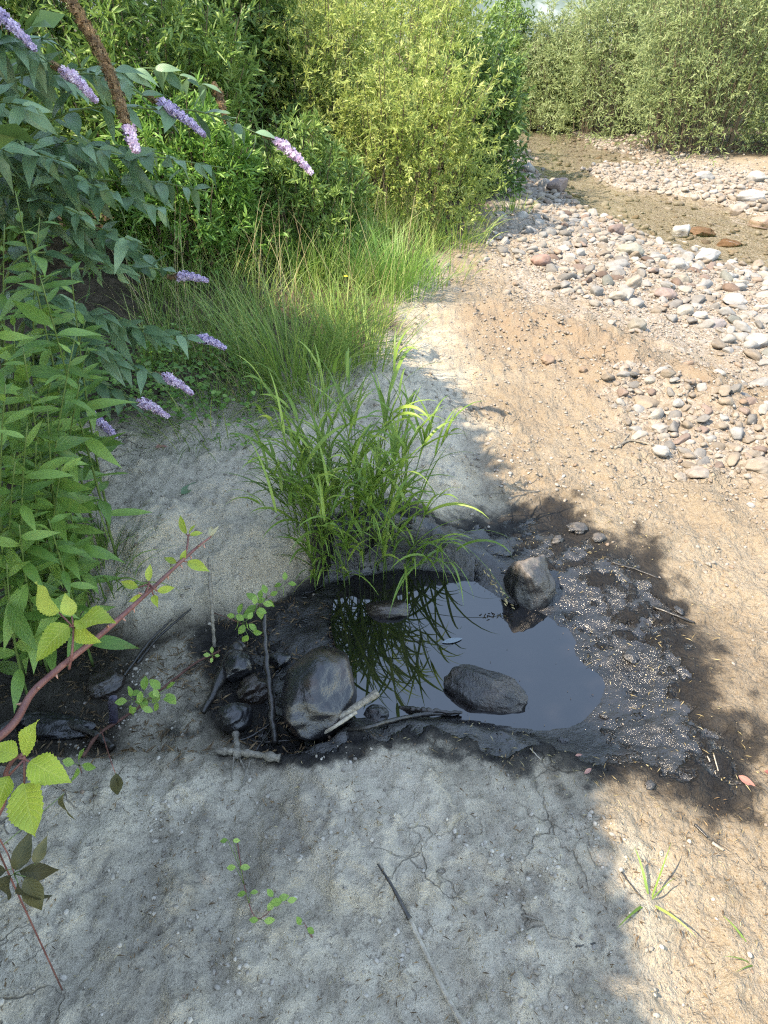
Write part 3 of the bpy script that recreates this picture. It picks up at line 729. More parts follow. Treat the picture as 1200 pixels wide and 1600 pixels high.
M_T_GREY = mat_tarred('sky_sheen_wet_stone', dry=(0.17, 0.20, 0.23), lo=-0.055, hi=-0.005, bump=0.15, rough=(0.1, 0.3))  # unused; bluish tone stands in for sky sheen on black stone
pool_stone('boulder', 500, 1082, 0.015, (0.105, 0.150, 0.105), (0.0, 0.12, -0.12), 501, M_T_BIG, 'big black oil-coated boulder at the left rim of the pool', 0.07, 4, (0.68, 0.92))
pool_stone('boulder', 764, 1085, -0.045, (0.135, 0.075, 0.062), (0.1, 0.10, -0.48), 502, M_T_FLAT, 'flat glossy black slab lying in the pool', 0.09, 7)
pool_stone('boulder', 829, 905, 0.012, (0.082, 0.105, 0.115), (-0.25, 0.05, 0.25), 503, M_T_HALF, 'upright stone with dry tan top and black foot behind the pool', 0.13, 10, (0.5, 0.85))
pool_stone('boulder', 606, 953, -0.045, (0.076, 0.045, 0.040), (0, 0, -0.1), 504, M_T_BROWN, 'purplish brown wet stone under the grass clump at the pool', 0.08, 5)
pool_stone('boulder', 366, 1120, -0.035, (0.050, 0.050, 0.040), (0, 0.1, 0.3), 505, M_T_SMALL, 'round glossy black stone in the hollow left of the big boulder', 0.10, 6, (0.6, 0.9))
pool_stone('boulder', 373, 1042, -0.03, (0.046, 0.055, 0.045), (0.2, 0, 0.2), 506, M_T_SMALL, 'small black stone at the upper end of the charred wood', 0.07, 6)
pool_stone('boulder', 398, 1078, -0.05, (0.055, 0.050, 0.040), (0, 0, 0.6), 507, M_T_BROWN, 'brown oily stone between the two smaller black stones', 0.1, 7)
pool_stone('boulder', 588, 1118, -0.05, (0.036, 0.034, 0.026), (0, 0, 0), 508, M_T_SMALL, 'little black stone by the tip of the split branch', 0.1, 6)
pool_stone('boulder', 437, 1030, -0.055, (0.040, 0.030, 0.022), (0, 0, 0.4), 509, M_T_SMALL, 'little black stone behind the big boulder', 0.1, 6, sub=3)
pool_stone('boulder', 768, 860, -0.012, (0.075, 0.055, 0.034), (0, 0, 0.2), 510, M_T_HALF, 'low dark lump of mud left of the upright stone', 0.2, 4, sub=4)
pool_stone('boulder', 80, 1135, -0.075, (0.13, 0.045, 0.032), (0, 0, -0.1), 511, M_T_SMALL, 'dark wet log-like rock in the hollow at the left', 0.12, 4)
pool_stone('boulder', 165, 1070, -0.07, (0.055, 0.050, 0.035), (0, 0, 0.3), 512, M_T_BROWN, 'rough brown stone in the dark hollow beside the purple stub', 0.14, 6)
# dark clods on the mud, right of the pool
M_CLOD = mat_tarred('tarry_clod', dry=(0.16, 0.14, 0.12), lo=0.0, hi=0.06, bump=0.8)
for k, (px, py, w, lab) in enumerate([
    (900, 828, 34, 'dry dark clod at the upper rim of the mud'), (935, 842, 26, 'dark clod right of the dry one on the mud rim'), (985, 1028, 30, 'black clod in the mud right of the pool'),
    (880, 1158, 18, 'tarry clod in front of the pool near its right end'), (1015, 1228, 20, 'black clod near the lower edge of the stain'), (1060, 955, 18, 'dark clod at the right edge of the mud'),
    (945, 1120, 16, 'small tarry clod by the pool corner'), (870, 845, 22, 'dark clod beside the upright stone')]):
    p = on(px, py); t = p[1] * cP + (CAM_H - p[2]) * sP; w = w * t / FPX / 2
    v, f = rock_shape(540 + k, 3, 0.25, 4)
    ob('clod', mesh_np('clod', v, f, M_CLOD), None, (p[0], p[1], p[2] + w * 0.2), (0, 0, k), (w, w * 0.7, w * 0.45), label=lab, cat='clod')

# ------------------------------------------------------------------ sticks and dead wood
M_PALE = mat_wood('weathered_wood', (0.26, 0.22, 0.17), (0.46, 0.42, 0.35))
M_BARKY = mat_wood('grey_bark', (0.12, 0.105, 0.085), (0.32, 0.29, 0.24), scale=90)
M_DARK = mat_wood('oiled_wood', (0.012, 0.011, 0.010), (0.035, 0.030, 0.026), 0.35, 0.7)
M_PURPLE = mat_wood('purple_stub', (0.035, 0.032, 0.05), (0.07, 0.065, 0.10), 0.4, 0.5)
M_REDROOT = mat_wood('red_root', (0.10, 0.045, 0.035), (0.17, 0.08, 0.06), 0.7, 0.3)
def stick(name, ctrl, r0, r1, mat, label, cat='stick', sides=9, knots=0.18, seed=0, n=40, parts=None):
    pts = curve_pts(ctrl, n); r = np.random.RandomState(seed)
    s = np.linspace(0, 1, n)
    pts = pts + (fbm(s * 7 + seed, s * 0 + seed, 2)[:, None] * norm(r.randn(3))[None] * r0 * 0.5)
    rad = (r0 + (r1 - r0) * s) * (1 + knots * fbm(s * 11 + seed * 3, s * 0 + 0.3, 3))
    v, f = tube(pts, np.maximum(rad, r0 * 0.12), sides)
    return ob(name, mesh_np(name, v, f, mat), None, label=label, cat=cat)
def G(px, py, dz=0.0): return on(px, py, dz)
# pale switch in the foreground with a dark peeled end
c = [G(590, 1352, .006), G(612, 1388, .011), G(640, 1440, .010), G(668, 1500, .011), G(700, 1565, .010), G(740, 1640, .012), G(760, 1700, .010)]
root = thing('stick', 'long pale curved stick with black end on the foreground clay', 'stick', c[0])
def child_tube(name, ctrl, r0, r1, mat, parent, seed=0, n=30, knots=0.15, sides=9):
    pts = curve_pts(ctrl, n) - np.array(parent.location); s = np.linspace(0, 1, n)
    rad = (r0 + (r1 - r0) * s) * (1 + knots * fbm(s * 11 + seed * 3, s * 0 + 0.3, 3))
    v, f = tube(pts, np.maximum(rad, r0 * 0.12), sides)
    return ob(name, mesh_np(name, v, f, mat), parent)
child_tube('shaft', c[2:], 0.0046, 0.0062, M_PALE, root, 1)
child_tube('dark_end', c[:3], 0.0018, 0.0052, M_DARK, root, 2)
# the split branch leaning on the boulder
a0, a1, a2 = G(478, 1158, .012), Q(535, 1118, 1.90), Q(590, 1082, 1.93)
root = thing('split_branch', 'split grey branch leaning between the big boulder and the pool', 'branch', a0)
child_tube('upper_half', [a0, a1, a2], 0.008, 0.011, M_BARKY, root, 3, knots=0.35)
child_tube('lower_half', [a0 + [0.01, -0.01, 0], Q(520, 1137, 1.88), Q(557, 1112, 1.90)], 0.006, 0.005, M_PALE, root, 4, knots=0.35)
stick('stick', [G(500, 1150, .01), G(570, 1142, .012), Q(612, 1126, 1.925), G(660, 1122, .014), G(718, 1118, .012)], 0.006, 0.0065, M_DARK, 'thin dark branch along the front rim of the pool', seed=5, knots=0.5)
stick('stick', [G(624, 1112, .015), G(668, 1118, .02), G(722, 1119, .014)], 0.009, 0.005, M_DARK, 'short knotty dark branch end on the front rim of the pool', seed=6, knots=0.6)
stick('stick', [G(430, 1165, .01), Q(424, 1100, 1.97), Q(416, 1030, 2.05), Q(412, 958, 2.12)], 0.010, 0.008, M_DARK, 'upright dark stick left of the big boulder', seed=7, knots=0.35)
stick('stick', [G(335, 1010, .0), Q(331, 950, 2.25), Q(326, 872, 2.30)], 0.0062, 0.0058, M_BARKY, 'thin grey stick standing against the bank', seed=8, knots=0.4)
stick('charred_wood', [G(318, 1118, .012), G(338, 1085, .02), G(362, 1040, .035), G(378, 1020, .03)], 0.008, 0.026, M_DARK, 'tapered charred wood piece beside the oily stones', seed=9, knots=0.3, sides=12)
root = thing('broken_branch', 'broken pale barked branch piece at the edge of the clay', 'branch', G(340, 1180))
child_tube('limb', [G(336, 1178, .012), G(380, 1182, .016), G(438, 1190, .014)], 0.007, 0.0125, M_BARKY, root, 10, knots=0.5)
child_tube('stub', [G(372, 1186, .016), G(370, 1160, .02), G(367, 1130, .012)], 0.011, 0.008, M_BARKY, root, 11, knots=0.5)
for k, cc in enumerate([[G(375, 1188, .01), G(385, 1215, .006), G(372, 1238, .004)], [G(392, 1192, .01), G(380, 1225, .006)], [G(366, 1186, .01), G(362, 1222, .005)]]):
    child_tube('splinter', cc, 0.0028, 0.0014, M_BARKY, root, 12 + k, n=12)
stick('stub', [G(178, 1130, .005), Q(176, 1090, 1.93)], 0.013, 0.012, M_PURPLE, 'short purple black stub in the left hollow', 'stick', seed=13, n=14)
stick('root', [G(130, 1185, .01), G(160, 1150, .015), G(210, 1115, .012), G(300, 1045, .012), G(345, 1020, .01)], 0.006, 0.003, M_REDROOT, 'red brown root crossing the grey clay below the bank', 'root', seed=14, knots=0.4)
stick('root', [G(215, 1040, .01), G(250, 1000, .015), G(300, 958, .02)], 0.005, 0.003, M_DARK, 'dark root hanging from the bank edge', 'root', seed=15, knots=0.4)
stick('root', [G(195, 1060, .012), G(235, 1010, .02), G(270, 975, .02)], 0.0045, 0.003, M_DARK, 'thin black root beside the one at the bank edge', 'root', seed=16, knots=0.4)
stick('root', [G(0, 1150, .02), G(60, 1128, .03), G(140, 1150, .02), G(178, 1172, .01)], 0.013, 0.009, M_DARK, 'thick black root in the left corner of the hollow', 'root', seed=17, knots=0.3)
for k, (pts, r0, lab) in enumerate([
    ([(360, 1160), (392, 1152), (440, 1120)], .004, 'thin black twig among the oily stones, upper one'), ([(352, 1145), (400, 1160), (455, 1158)], .0035, 'thin black twig among the oily stones, lower one'),
    ([(400, 1175), (425, 1140), (470, 1085)], .0035, 'black twig lying against the big boulder'), ([(990, 612), (975, 690), (960, 700)], .0, None),
    ([(1115, 1180), (1122, 1205)], .0018, 'pale straw bit on the black mud, left one'), ([(1105, 1182), (1118, 1210)], .0018, 'pale straw bit on the black mud, right one'),
    ([(828, 1170), (845, 1188)], .002, 'straw bit on the mud in front of the pool'), ([(1085, 1290), (1105, 1310)], .004, 'dark twig at the lower tip of the stain'),
    ([(1112, 1318), (1130, 1330)], .004, 'grey twig beyond the lower tip of the stain'), ([(968, 1360), (1000, 1400), (1030, 1425)], .0018, 'fine dark twig beside the little sunlit grass'),
    ([(960, 702), (985, 690), (1020, 697)], .006, 'brown twig on the sand above the lower gravel patch'), ([(968, 700), (982, 680)], .005, 'short brown twig crossing the one above the gravel patch'),
    ([(740, 775), (790, 770), (845, 768)], .0018, 'thin dry stem arching over the sand behind the pool'), ([(815, 1430), (848, 1440)], .002, 'tiny twig on the shaded clay'), ([(900, 1480), (930, 1474)], .002, 'tiny dark twig at the shadow edge'),
    ([(1020, 950), (1060, 965), (1085, 975)], .005, 'dark root sticking out of the mud edge at the right'), ([(955, 880), (990, 890), (1030, 905)], .004, 'dark root along the upper mud edge')]):
    if lab:
        pp = [G(x, y, r0 * 0.9) for x, y in pts]
        stick('twig', pp, r0, r0 * 0.7, M_DARK if 'black' in lab and 'straw' not in lab or 'dark' in lab else (M_PALE if 'pale' in lab or 'straw' in lab or 'grey' in lab else M_BARKY), lab, 'twig', 6, seed=30 + k, n=12)

# ------------------------------------------------------------------ leaves and plants: shapes
def leaf_mesh(name, mat, W=0.3, n=8, fold=0.12, curl=0.25, serr=0.0, shape=0.42, wave=0.0, seed=0, tip=1.0, petiole=0.0):
    """unit-length leaf along +x, upper side +z; three columns of vertices"""
    r = np.random.RandomState(seed); s = np.linspace(0, 1, n + 1)
    w = W * 0.5 * (np.clip(s / shape, 0, 1) ** 0.75) * (np.clip((1 - s) / (1 - shape), 0, 1) ** tip) ** 0.8 * 1.0
    w = W * 0.5 * np.where(s < shape, np.sin(np.pi / 2 * s / shape) ** 0.8, np.cos(np.pi / 2 * (s - shape) / (1 - shape)) ** tip)
    if serr: w = w * (1 + serr * (np.arange(n + 1) % 2))
    zc = -curl * s ** 2 + 0.0
    wv = wave * np.sin(s * 9 + seed)
    rows = []
    for col in (-1, -0.5, 0, 0.5, 1):
        rows.append(np.stack([s - abs(col) * w * 0.10, col * w, zc + abs(col) * fold * w / (W * 0.5) * W + wv * abs(col) * W * (1 if col > 0 else -1) * 0.5], -1))
    v = np.stack(rows, 1).reshape(-1, 3)
    i = np.arange(n)[:, None] * 5; j = np.arange(4)[None, :]
    f = np.stack([i + j, i + 5 + j, i + 6 + j, i + 1 + j], -1).reshape(-1, 4)
    uv = np.stack([np.tile([0, .25, .5, .75, 1], n + 1), np.repeat(s, 5), np.zeros(5 * (n + 1))], -1)
    return mesh_np(name, v, f, mat, True, {'leafuv': uv, 'tint': np.full(len(v), 0.5)})
def put_leaf(name, me, parent, p, a, n, L):
    o = ob(name, me, parent)
    o.matrix_basis = basis_matrix(np.asarray(p) - np.array(parent_world(parent)), a, n, L)
    return o
_pw = {}
def parent_world(o):
    x = np.zeros(3)
    while o is not None: x = x + np.array(o.location); o = o.parent
    return x
def leaves_np(p, a, n, L, W, tint, kind='rhomb'):
    """many leaves at once"""
    a = norm(a); n = norm(n - a * np.sum(a * n, -1, keepdims=True)); b = np.cross(n, a)
    if kind == 'rhomb':
        T = np.array([(0, 0, 0), (0.42, 0.5, 0.10), (1, 0, -0.10), (0.42, -0.5, 0.10)]); F = np.array([(0, 2, 1), (0, 3, 2)])
    else:                                 # 'oval': six vertices on two halves
        T = np.array([(0, 0, 0), (0.25, 0.42, 0.06), (0.62, 0.42, 0.03), (1, 0, -0.16), (0.62, -0.42, 0.03), (0.25, -0.42, 0.06), (0.5, 0, -0.05)])
        F = np.array([(0, 6, 1), (1, 6, 2), (2, 6, 3), (3, 6, 4), (4, 6, 5), (5, 6, 0)])
    m = len(T); N = len(p)
    V = p[:, None, :] + a[:, None, :] * (T[None, :, 0] * L[:, None])[..., None] + b[:, None, :] * (T[None, :, 1] * W[:, None])[..., None] + n[:, None, :] * (T[None, :, 2] * L[:, None] * 0.6)[..., None]
    Fa = (F[None] + (np.arange(N) * m)[:, None, None]).reshape(-1, 3)
    return V.reshape(-1, 3), Fa, np.repeat(tint, m)
def blades_np(base, az, el0, L, W, droop, n=6, seed=0, tint=None, fold=0.0):
    """grass blades: strips that leave at elevation el0 and bend over by droop"""
    N = len(base); s = np.linspace(0, 1, n + 1)[None, :]
    el = el0[:, None] - droop[:, None] * s ** 1.5
    dl = L[:, None] / n
    dx = np.cos(el) * dl; dz = np.sin(el) * dl
    hx = np.concatenate([np.zeros((N, 1)), np.cumsum(dx[:, :-1], 1)], 1); hz = np.concatenate([np.zeros((N, 1)), np.cumsum(dz[:, :-1], 1)], 1)
    dirx, diry = np.cos(az)[:, None], np.sin(az)[:, None]
    C = np.stack([base[:, None, 0] + hx * dirx, base[:, None, 1] + hx * diry, base[:, None, 2] + hz], -1)
    w = W[:, None] * 0.5 * np.clip(s * 5 + 0.45, 0, 1) * (1 - s ** 2.2)
    tw = np.random.RandomState(seed).uniform(-.9, .9, N)[:, None]
    side = np.stack([-diry * np.cos(tw) * np.ones_like(s), dirx * np.cos(tw) * np.ones_like(s), np.sin(tw) * np.ones_like(s)], -1)
    V = np.stack([C - side * w[..., None], C + np.array([0, 0, -1.0]) * (w * fold)[..., None], C + side * w[..., None]], 2)   # N, n+1, 3, 3
    i = np.arange(n)[:, None] * 3; j = np.arange(2)[None, :]
    F = np.stack([i + j, i + 1 + j, i + 4 + j, i + 3 + j], -1).reshape(-1, 4)
    Fa = (F[None] + (np.arange(N) * (3 * (n + 1)))[:, None, None]).reshape(-1, 4)
    tint = np.random.RandomState(seed + 1).rand(N) if tint is None else tint
    return V.reshape(-1, 3), Fa, np.repeat(tint, 3 * (n + 1)), C

M_REED = mat_leaf('reed_grass', (0.09, 0.18, 0.03), (0.16, 0.28, 0.05), (0.30, 0.42, 0.09), 0.36, 0.42)
M_REED_O = mat_leaf('reed_blade', (0.09, 0.18, 0.03), (0.16, 0.28, 0.05), (0.30, 0.42, 0.09), 0.36, 0.42, obj_random=True)
M_GRASS = mat_leaf('meadow_grass', (0.09, 0.18, 0.03), (0.15, 0.27, 0.05), (0.32, 0.39, 0.11), 0.34, 0.5)
M_STRAW = mat_leaf('dry_grass', (0.26, 0.20, 0.10), (0.40, 0.32, 0.17), (0.52, 0.45, 0.26), 0.2, 0.6)
M_BUD = mat_leaf('butterfly_bush_leaf', (0.06, 0.135, 0.06), (0.11, 0.215, 0.105), (0.2, 0.33, 0.19), 0.25, 0.42, obj_random=True, veins=0.35, spec=0.6, blotch=(0.17, 0.19, 0.08))
M_LANCE = mat_leaf('lance_leaf', (0.065, 0.15, 0.03), (0.12, 0.25, 0.05), (0.24, 0.4, 0.09), 0.3, 0.42, obj_random=True, veins=0.3, spec=0.5, blotch=(0.21, 0.25, 0.05))
M_BRAM = mat_leaf('bramble_leaf', (0.22, 0.32, 0.035), (0.33, 0.44, 0.05), (0.5, 0.58, 0.13), 0.35, 0.45, obj_random=True, veins=0.55, blotch=(0.42, 0.38, 0.08))
M_SEED = mat_leaf('seedling_leaf', (0.12, 0.24, 0.04), (0.19, 0.33, 0.06), (0.30, 0.45, 0.12), 0.3, 0.4, obj_random=True, veins=0.3)
M_WILT = mat_leaf('wilted_leaf', (0.035, 0.035, 0.014), (0.07, 0.07, 0.025), (0.13, 0.12, 0.05), 0.2, 0.6, obj_random=True, veins=0.3)
M_COVER = mat_leaf('ground_cover', (0.07, 0.17, 0.03), (0.12, 0.27, 0.05), (0.22, 0.37, 0.09), 0.3, 0.45)
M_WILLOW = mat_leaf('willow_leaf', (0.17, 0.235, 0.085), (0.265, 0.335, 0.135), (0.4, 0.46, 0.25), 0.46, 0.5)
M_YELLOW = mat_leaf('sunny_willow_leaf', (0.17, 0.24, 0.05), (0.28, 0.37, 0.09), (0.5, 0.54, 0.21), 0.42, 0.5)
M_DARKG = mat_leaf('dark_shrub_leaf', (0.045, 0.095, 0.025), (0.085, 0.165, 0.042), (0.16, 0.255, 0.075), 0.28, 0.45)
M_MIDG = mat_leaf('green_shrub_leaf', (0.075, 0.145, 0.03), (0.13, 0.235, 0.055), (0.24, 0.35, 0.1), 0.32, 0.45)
M_STEMG = mat_plain('green_stem', (0.10, 0.16, 0.045), 0.5)
M_STEMB = mat_plain('brown_stem', (0.11, 0.085, 0.055), 0.8)
M_CANE = mat_wood('bramble_cane', (0.13, 0.045, 0.042), (0.24, 0.105, 0.085), 0.5, 0.4, 40)
M_THORN = mat_plain('thorn', (0.42, 0.22, 0.16), 0.5)
M_LILAC = mat_leaf('lilac_floret', (0.3, 0.23, 0.42), (0.45, 0.37, 0.58), (0.68, 0.6, 0.78), 0.2, 0.6)
M_PINK = mat_leaf('pink_floret', (0.4, 0.27, 0.44), (0.56, 0.43, 0.6), (0.76, 0.66, 0.8), 0.2, 0.6)
M_SPENT = mat_leaf('spent_floret', (0.07, 0.045, 0.025), (0.16, 0.1, 0.05), (0.28, 0.19, 0.1), 0.15, 0.7)

# ------------------------------------------------------------------ the reed grass clump at the pool
def grass_clump(label, centre, rx, ry, culms, hmin, hmax, per, bl, bw, seed, lean=(0, 0)):
    r = np.random.RandomState(seed)
    root = thing('grass_clump', label, 'grass', centre)
    for k in range(culms):
        a = r.uniform(0, 2 * np.pi); q = np.sqrt(r.rand())
        bx, by = centre[0] + rx * q * np.cos(a), centre[1] + ry * q * np.sin(a)
        b = np.array([bx, by, H1(bx, by) - 0.01])
        h = r.uniform(hmin, hmax); out = np.array([np.cos(a) * q + r.uniform(-.4, .4) + lean[0], np.sin(a) * q + r.uniform(-.4, .4) + lean[1]])
        s = np.linspace(0, 1, 9)
        lean_s = 0.27 * h * s ** 1.8
        pts = np.stack([b[0] + out[0] * lean_s, b[1] + out[1] * lean_s, b[2] + h * (s - 0.12 * s ** 3)], -1)
        v, f = tube(pts - np.array(centre), np.linspace(0.0022, 0.0010, 9), 5)
        ob('culm', mesh_np('culm', v, f, M_STEMG), root)
        for j in range(per):
            sp = r.uniform(0.12, 0.98) if j else 0.97; tf = 0.6 if sp > 0.85 else 1.0
            p = pts[0] * 0; i = sp * 8; i0 = min(int(i), 7); p = pts[i0] + (pts[i0 + 1] - pts[i0]) * (i - i0)
            az = np.array([r.uniform(0, 2 * np.pi) if r.rand() < 0.45 else np.arctan2(out[1], out[0]) + r.uniform(-1.0, 1.0)])
            L = np.array([bl * tf * r.uniform(.6, 1.15)]); el = np.array([r.uniform(0.75, 1.35)])
            vv, ff, tt, _ = blades_np(p[None] - np.array(centre), az, el, L, np.array([bw * r.uniform(.65, 1.15)]), np.array([r.uniform(0.7, 2.1)]), 8, r.randint(1e6), fold=0.35)
            ob('blade', mesh_np('blade', vv, ff, M_REED_O), root)
    return root
gc = on(552, 862)
grass_clump('lush reed grass clump leaning over the black pool', gc, 0.175, 0.15, 42, 0.20, 0.66, 7, 0.25, 0.0135, 76, (-0.08, -0.1))
grass_clump('shorter reed grass growing out of the right side of the lush clump', on(618, 862), 0.085, 0.08, 20, 0.15, 0.46, 7, 0.24, 0.012, 78, (0.1, -0.1))
grass_clump('shorter reed grass growing out of the left side of the lush clump', on(492, 838), 0.10, 0.10, 24, 0.15, 0.55, 7, 0.24, 0.012, 79, (-0.1, -0.1))
# blades that hang over the rim and into the pool, from the right side of the clump
r = np.random.RandomState(5)
gc2 = on(665, 880)
root = thing('grass_clump', 'small drooping grass tuft hanging its tips over the pool', 'grass', gc2)
for k in range(26):
    b = np.array([r.uniform(-.09, .09), r.uniform(-.05, .05), 0.02]); az = r.uniform(-2.6, 0.3)
    vv, ff, tt, _ = blades_np(b[None], np.array([az]), np.array([r.uniform(.5, 1.3)]), np.array([r.uniform(.18, .36)]), np.array([r.uniform(.007, .012)]), np.array([r.uniform(1.5, 2.6)]), 9, k, fold=0.3)
    ob('blade', mesh_np('blade', vv, ff, M_REED_O), root)
# seed head hanging beside the upright stone
hp = Q(775, 905, 2.38)
root = thing('seed_head', 'pale drooping grass seed head beside the upright stone', 'seed head', hp)
child_tube('stalk', [Q(655, 850, 2.42), Q(715, 850, 2.40), Q(755, 880, 2.38), Q(795, 935, 2.36)], 0.0012, 0.0008, M_STEMG, root, 1)
sb = Batch(); r = np.random.RandomState(9)
for s in np.linspace(0, 1, 26):
    p = Q(757, 890, 2.38) * (1 - s) + Q(800, 948, 2.35) * s - hp + r.randn(3) * 0.006
    v, f = ICO[0]; d = norm(np.array([0.5, -0.35, -0.6]) + 0.4 * r.randn(3))
    u = np.array([d, norm(np.cross(d, [0, 0, 1])), norm(np.cross(d, np.cross(d, [0, 0, 1])))])
    sb.add((v * [0.008, 0.0022, 0.0022]) @ u + p, f, r.rand())
ob('spikelet', sb.mesh('spikelet', M_STRAW), root, kind='stuff')

# ------------------------------------------------------------------ meadow grass behind
def turf(name, label, poly, n, L, W, mat, seed, el=(0.9, 1.5), droop=(0.3, 1.7), seg=5, cat='grass'):
    r = np.random.RandomState(seed); poly = np.asarray(poly)
    lo, hi = poly.min(0), poly.max(0); P0 = []
    x = r.uniform(lo[0], hi[0], n * 4); y = r.uniform(lo[1], hi[1], n * 4)
    k = (poly_sd(x, y, poly) < 0) & (r.rand(n * 4) < 0.35 + 0.65 * sstep(-.3, .4, fbm(x * 3 + seed, y * 3, 2)))
    x, y = x[k][:n], y[k][:n]; n = len(x)
    b = np.stack([x, y, terrain(x, y) - 0.01], -1)
    v, f, t, _ = blades_np(b, r.uniform(0, 6.28, n), r.uniform(*el, n), r.uniform(L[0], L[1], n), r.uniform(W[0], W[1], n), r.uniform(*droop, n), seg, seed)
    return ob(name, mesh_np(name, v, f, mat, True, {'tint': t}), label=label, cat=cat, kind='stuff')
def tuft(label, centre, rad, n, L, W, mat, seed, droop=(0.3, 1.5), el=(0.9, 1.5), group=None, lean=0.0, parts=True):
    r = np.random.RandomState(seed); a = r.uniform(0, 6.28, n); q = np.sqrt(r.rand(n)) * rad
    b = np.stack([q * np.cos(a), q * np.sin(a), np.zeros(n)], -1)
    b[:, 2] = terrain(b[:, 0] + centre[0], b[:, 1] + centre[1]) - centre[2] - 0.01
    v, f, t, _ = blades_np(b, a + r.uniform(-.7, .7, n), r.uniform(*el, n), r.uniform(*L, n), r.uniform(*W, n), r.uniform(*droop, n), 7, seed, fold=0.2)
    root = thing('grass_tuft', label, 'grass', centre, group)
    ob('blades', mesh_np('blades', v, f, mat, True, {'tint': t}), root, kind='stuff')
    return root
MEAD = PL([(640, 470), (600, 545), (480, 590), (330, 640), (220, 640), (230, 480), (270, 370), (330, 330), (450, 310), (560, 310), (640, 330), (690, 380)])
turf('meadow_grass', 'long green grass growing between the bushes and the sand', MEAD, 7500, (0.14, 0.50), (0.003, 0.007), M_GRASS, 41)
turf('dry_grass_stalks', 'thin straw coloured stalks standing in the meadow grass', MEAD, 700, (0.35, 0.85), (0.0016, 0.0034), M_STRAW, 42, (1.0, 1.5), (0.0, 0.9))
tuft('tall bright grass tussock behind the reed clump', on(462, 600), 0.24, 340, (0.25, 0.68), (0.004, 0.009), M_GRASS, 43)
tuft('second grass tussock right of the tall bright one', on(555, 572), 0.22, 260, (0.2, 0.55), (0.004, 0.009), M_GRASS, 44)
tuft('fresh green upright grass tussock at the sand edge', on(618, 455), 0.28, 420, (0.25, 0.52), (0.004, 0.008), M_COVER, 45, (0.2, 1.2))
tuft('narrow grass tussock under the willow', on(520, 430), 0.35, 420, (0.25, 0.5), (0.004, 0.008), M_COVER, 46, (0.2, 1.2))
tuft('yellow tinged grass tuft at the foot of the middle bush', on(715, 385), 0.25, 160, (0.2, 0.45), (0.005, 0.009), M_GRASS, 47)
tuft('sparse yellow green weeds at the edge of the cobbles', on(690, 440), 0.22, 90, (0.12, 0.34), (0.004, 0.008), M_GRASS, 48)
tuft('loose grass tuft with spreading straw stalks on the bank', on(400, 625), 0.10, 70, (0.2, 0.45), (0.003, 0.006), M_GRASS, 49, (0.2, 1.3), (0.25, 1.3))
tuft('low tangled grass fringe along the top of the bank', on(330, 655), 0.28, 260, (0.10, 0.30), (0.003, 0.006), M_GRASS, 55, (0.3, 1.8), (0.3, 1.3))
tuft('grass tuft between the reed clump and the tall tussock', on(500, 640), 0.16, 120, (0.15, 0.38), (0.004, 0.008), M_GRASS, 56, (0.3, 1.5))
tuft('pale dry stalks spreading from the loose grass tuft', on(385, 618), 0.10, 40, (0.2, 0.42), (0.002, 0.0035), M_STRAW, 50, (0.0, 0.6), (0.2, 1.2))
tuft('dark drooping grass tuft beneath the leafy stems', on(165, 905), 0.10, 90, (0.16, 0.30), (0.005, 0.009), M_MIDG, 51, (1.2, 2.4), (0.8, 1.5))
tuft('tiny sunlit grass sprig on the sand at the lower right', on(1015, 1405), 0.012, 5, (0.08, 0.15), (0.004, 0.007), M_GRASS, 52, (0.5, 1.3), (0.35, 0.8))
tuft('little green sprig at the right edge of the foreground', on(1190, 1500), 0.02, 5, (0.06, 0.12), (0.003, 0.005), M_GRASS, 53, (0.5, 1.3), (0.3, 0.9))
tuft('weedy sprig on the stones by the boulder', on(800, 330), 0.18, 60, (0.1, 0.3), (0.006, 0.012), M_GRASS, 54)

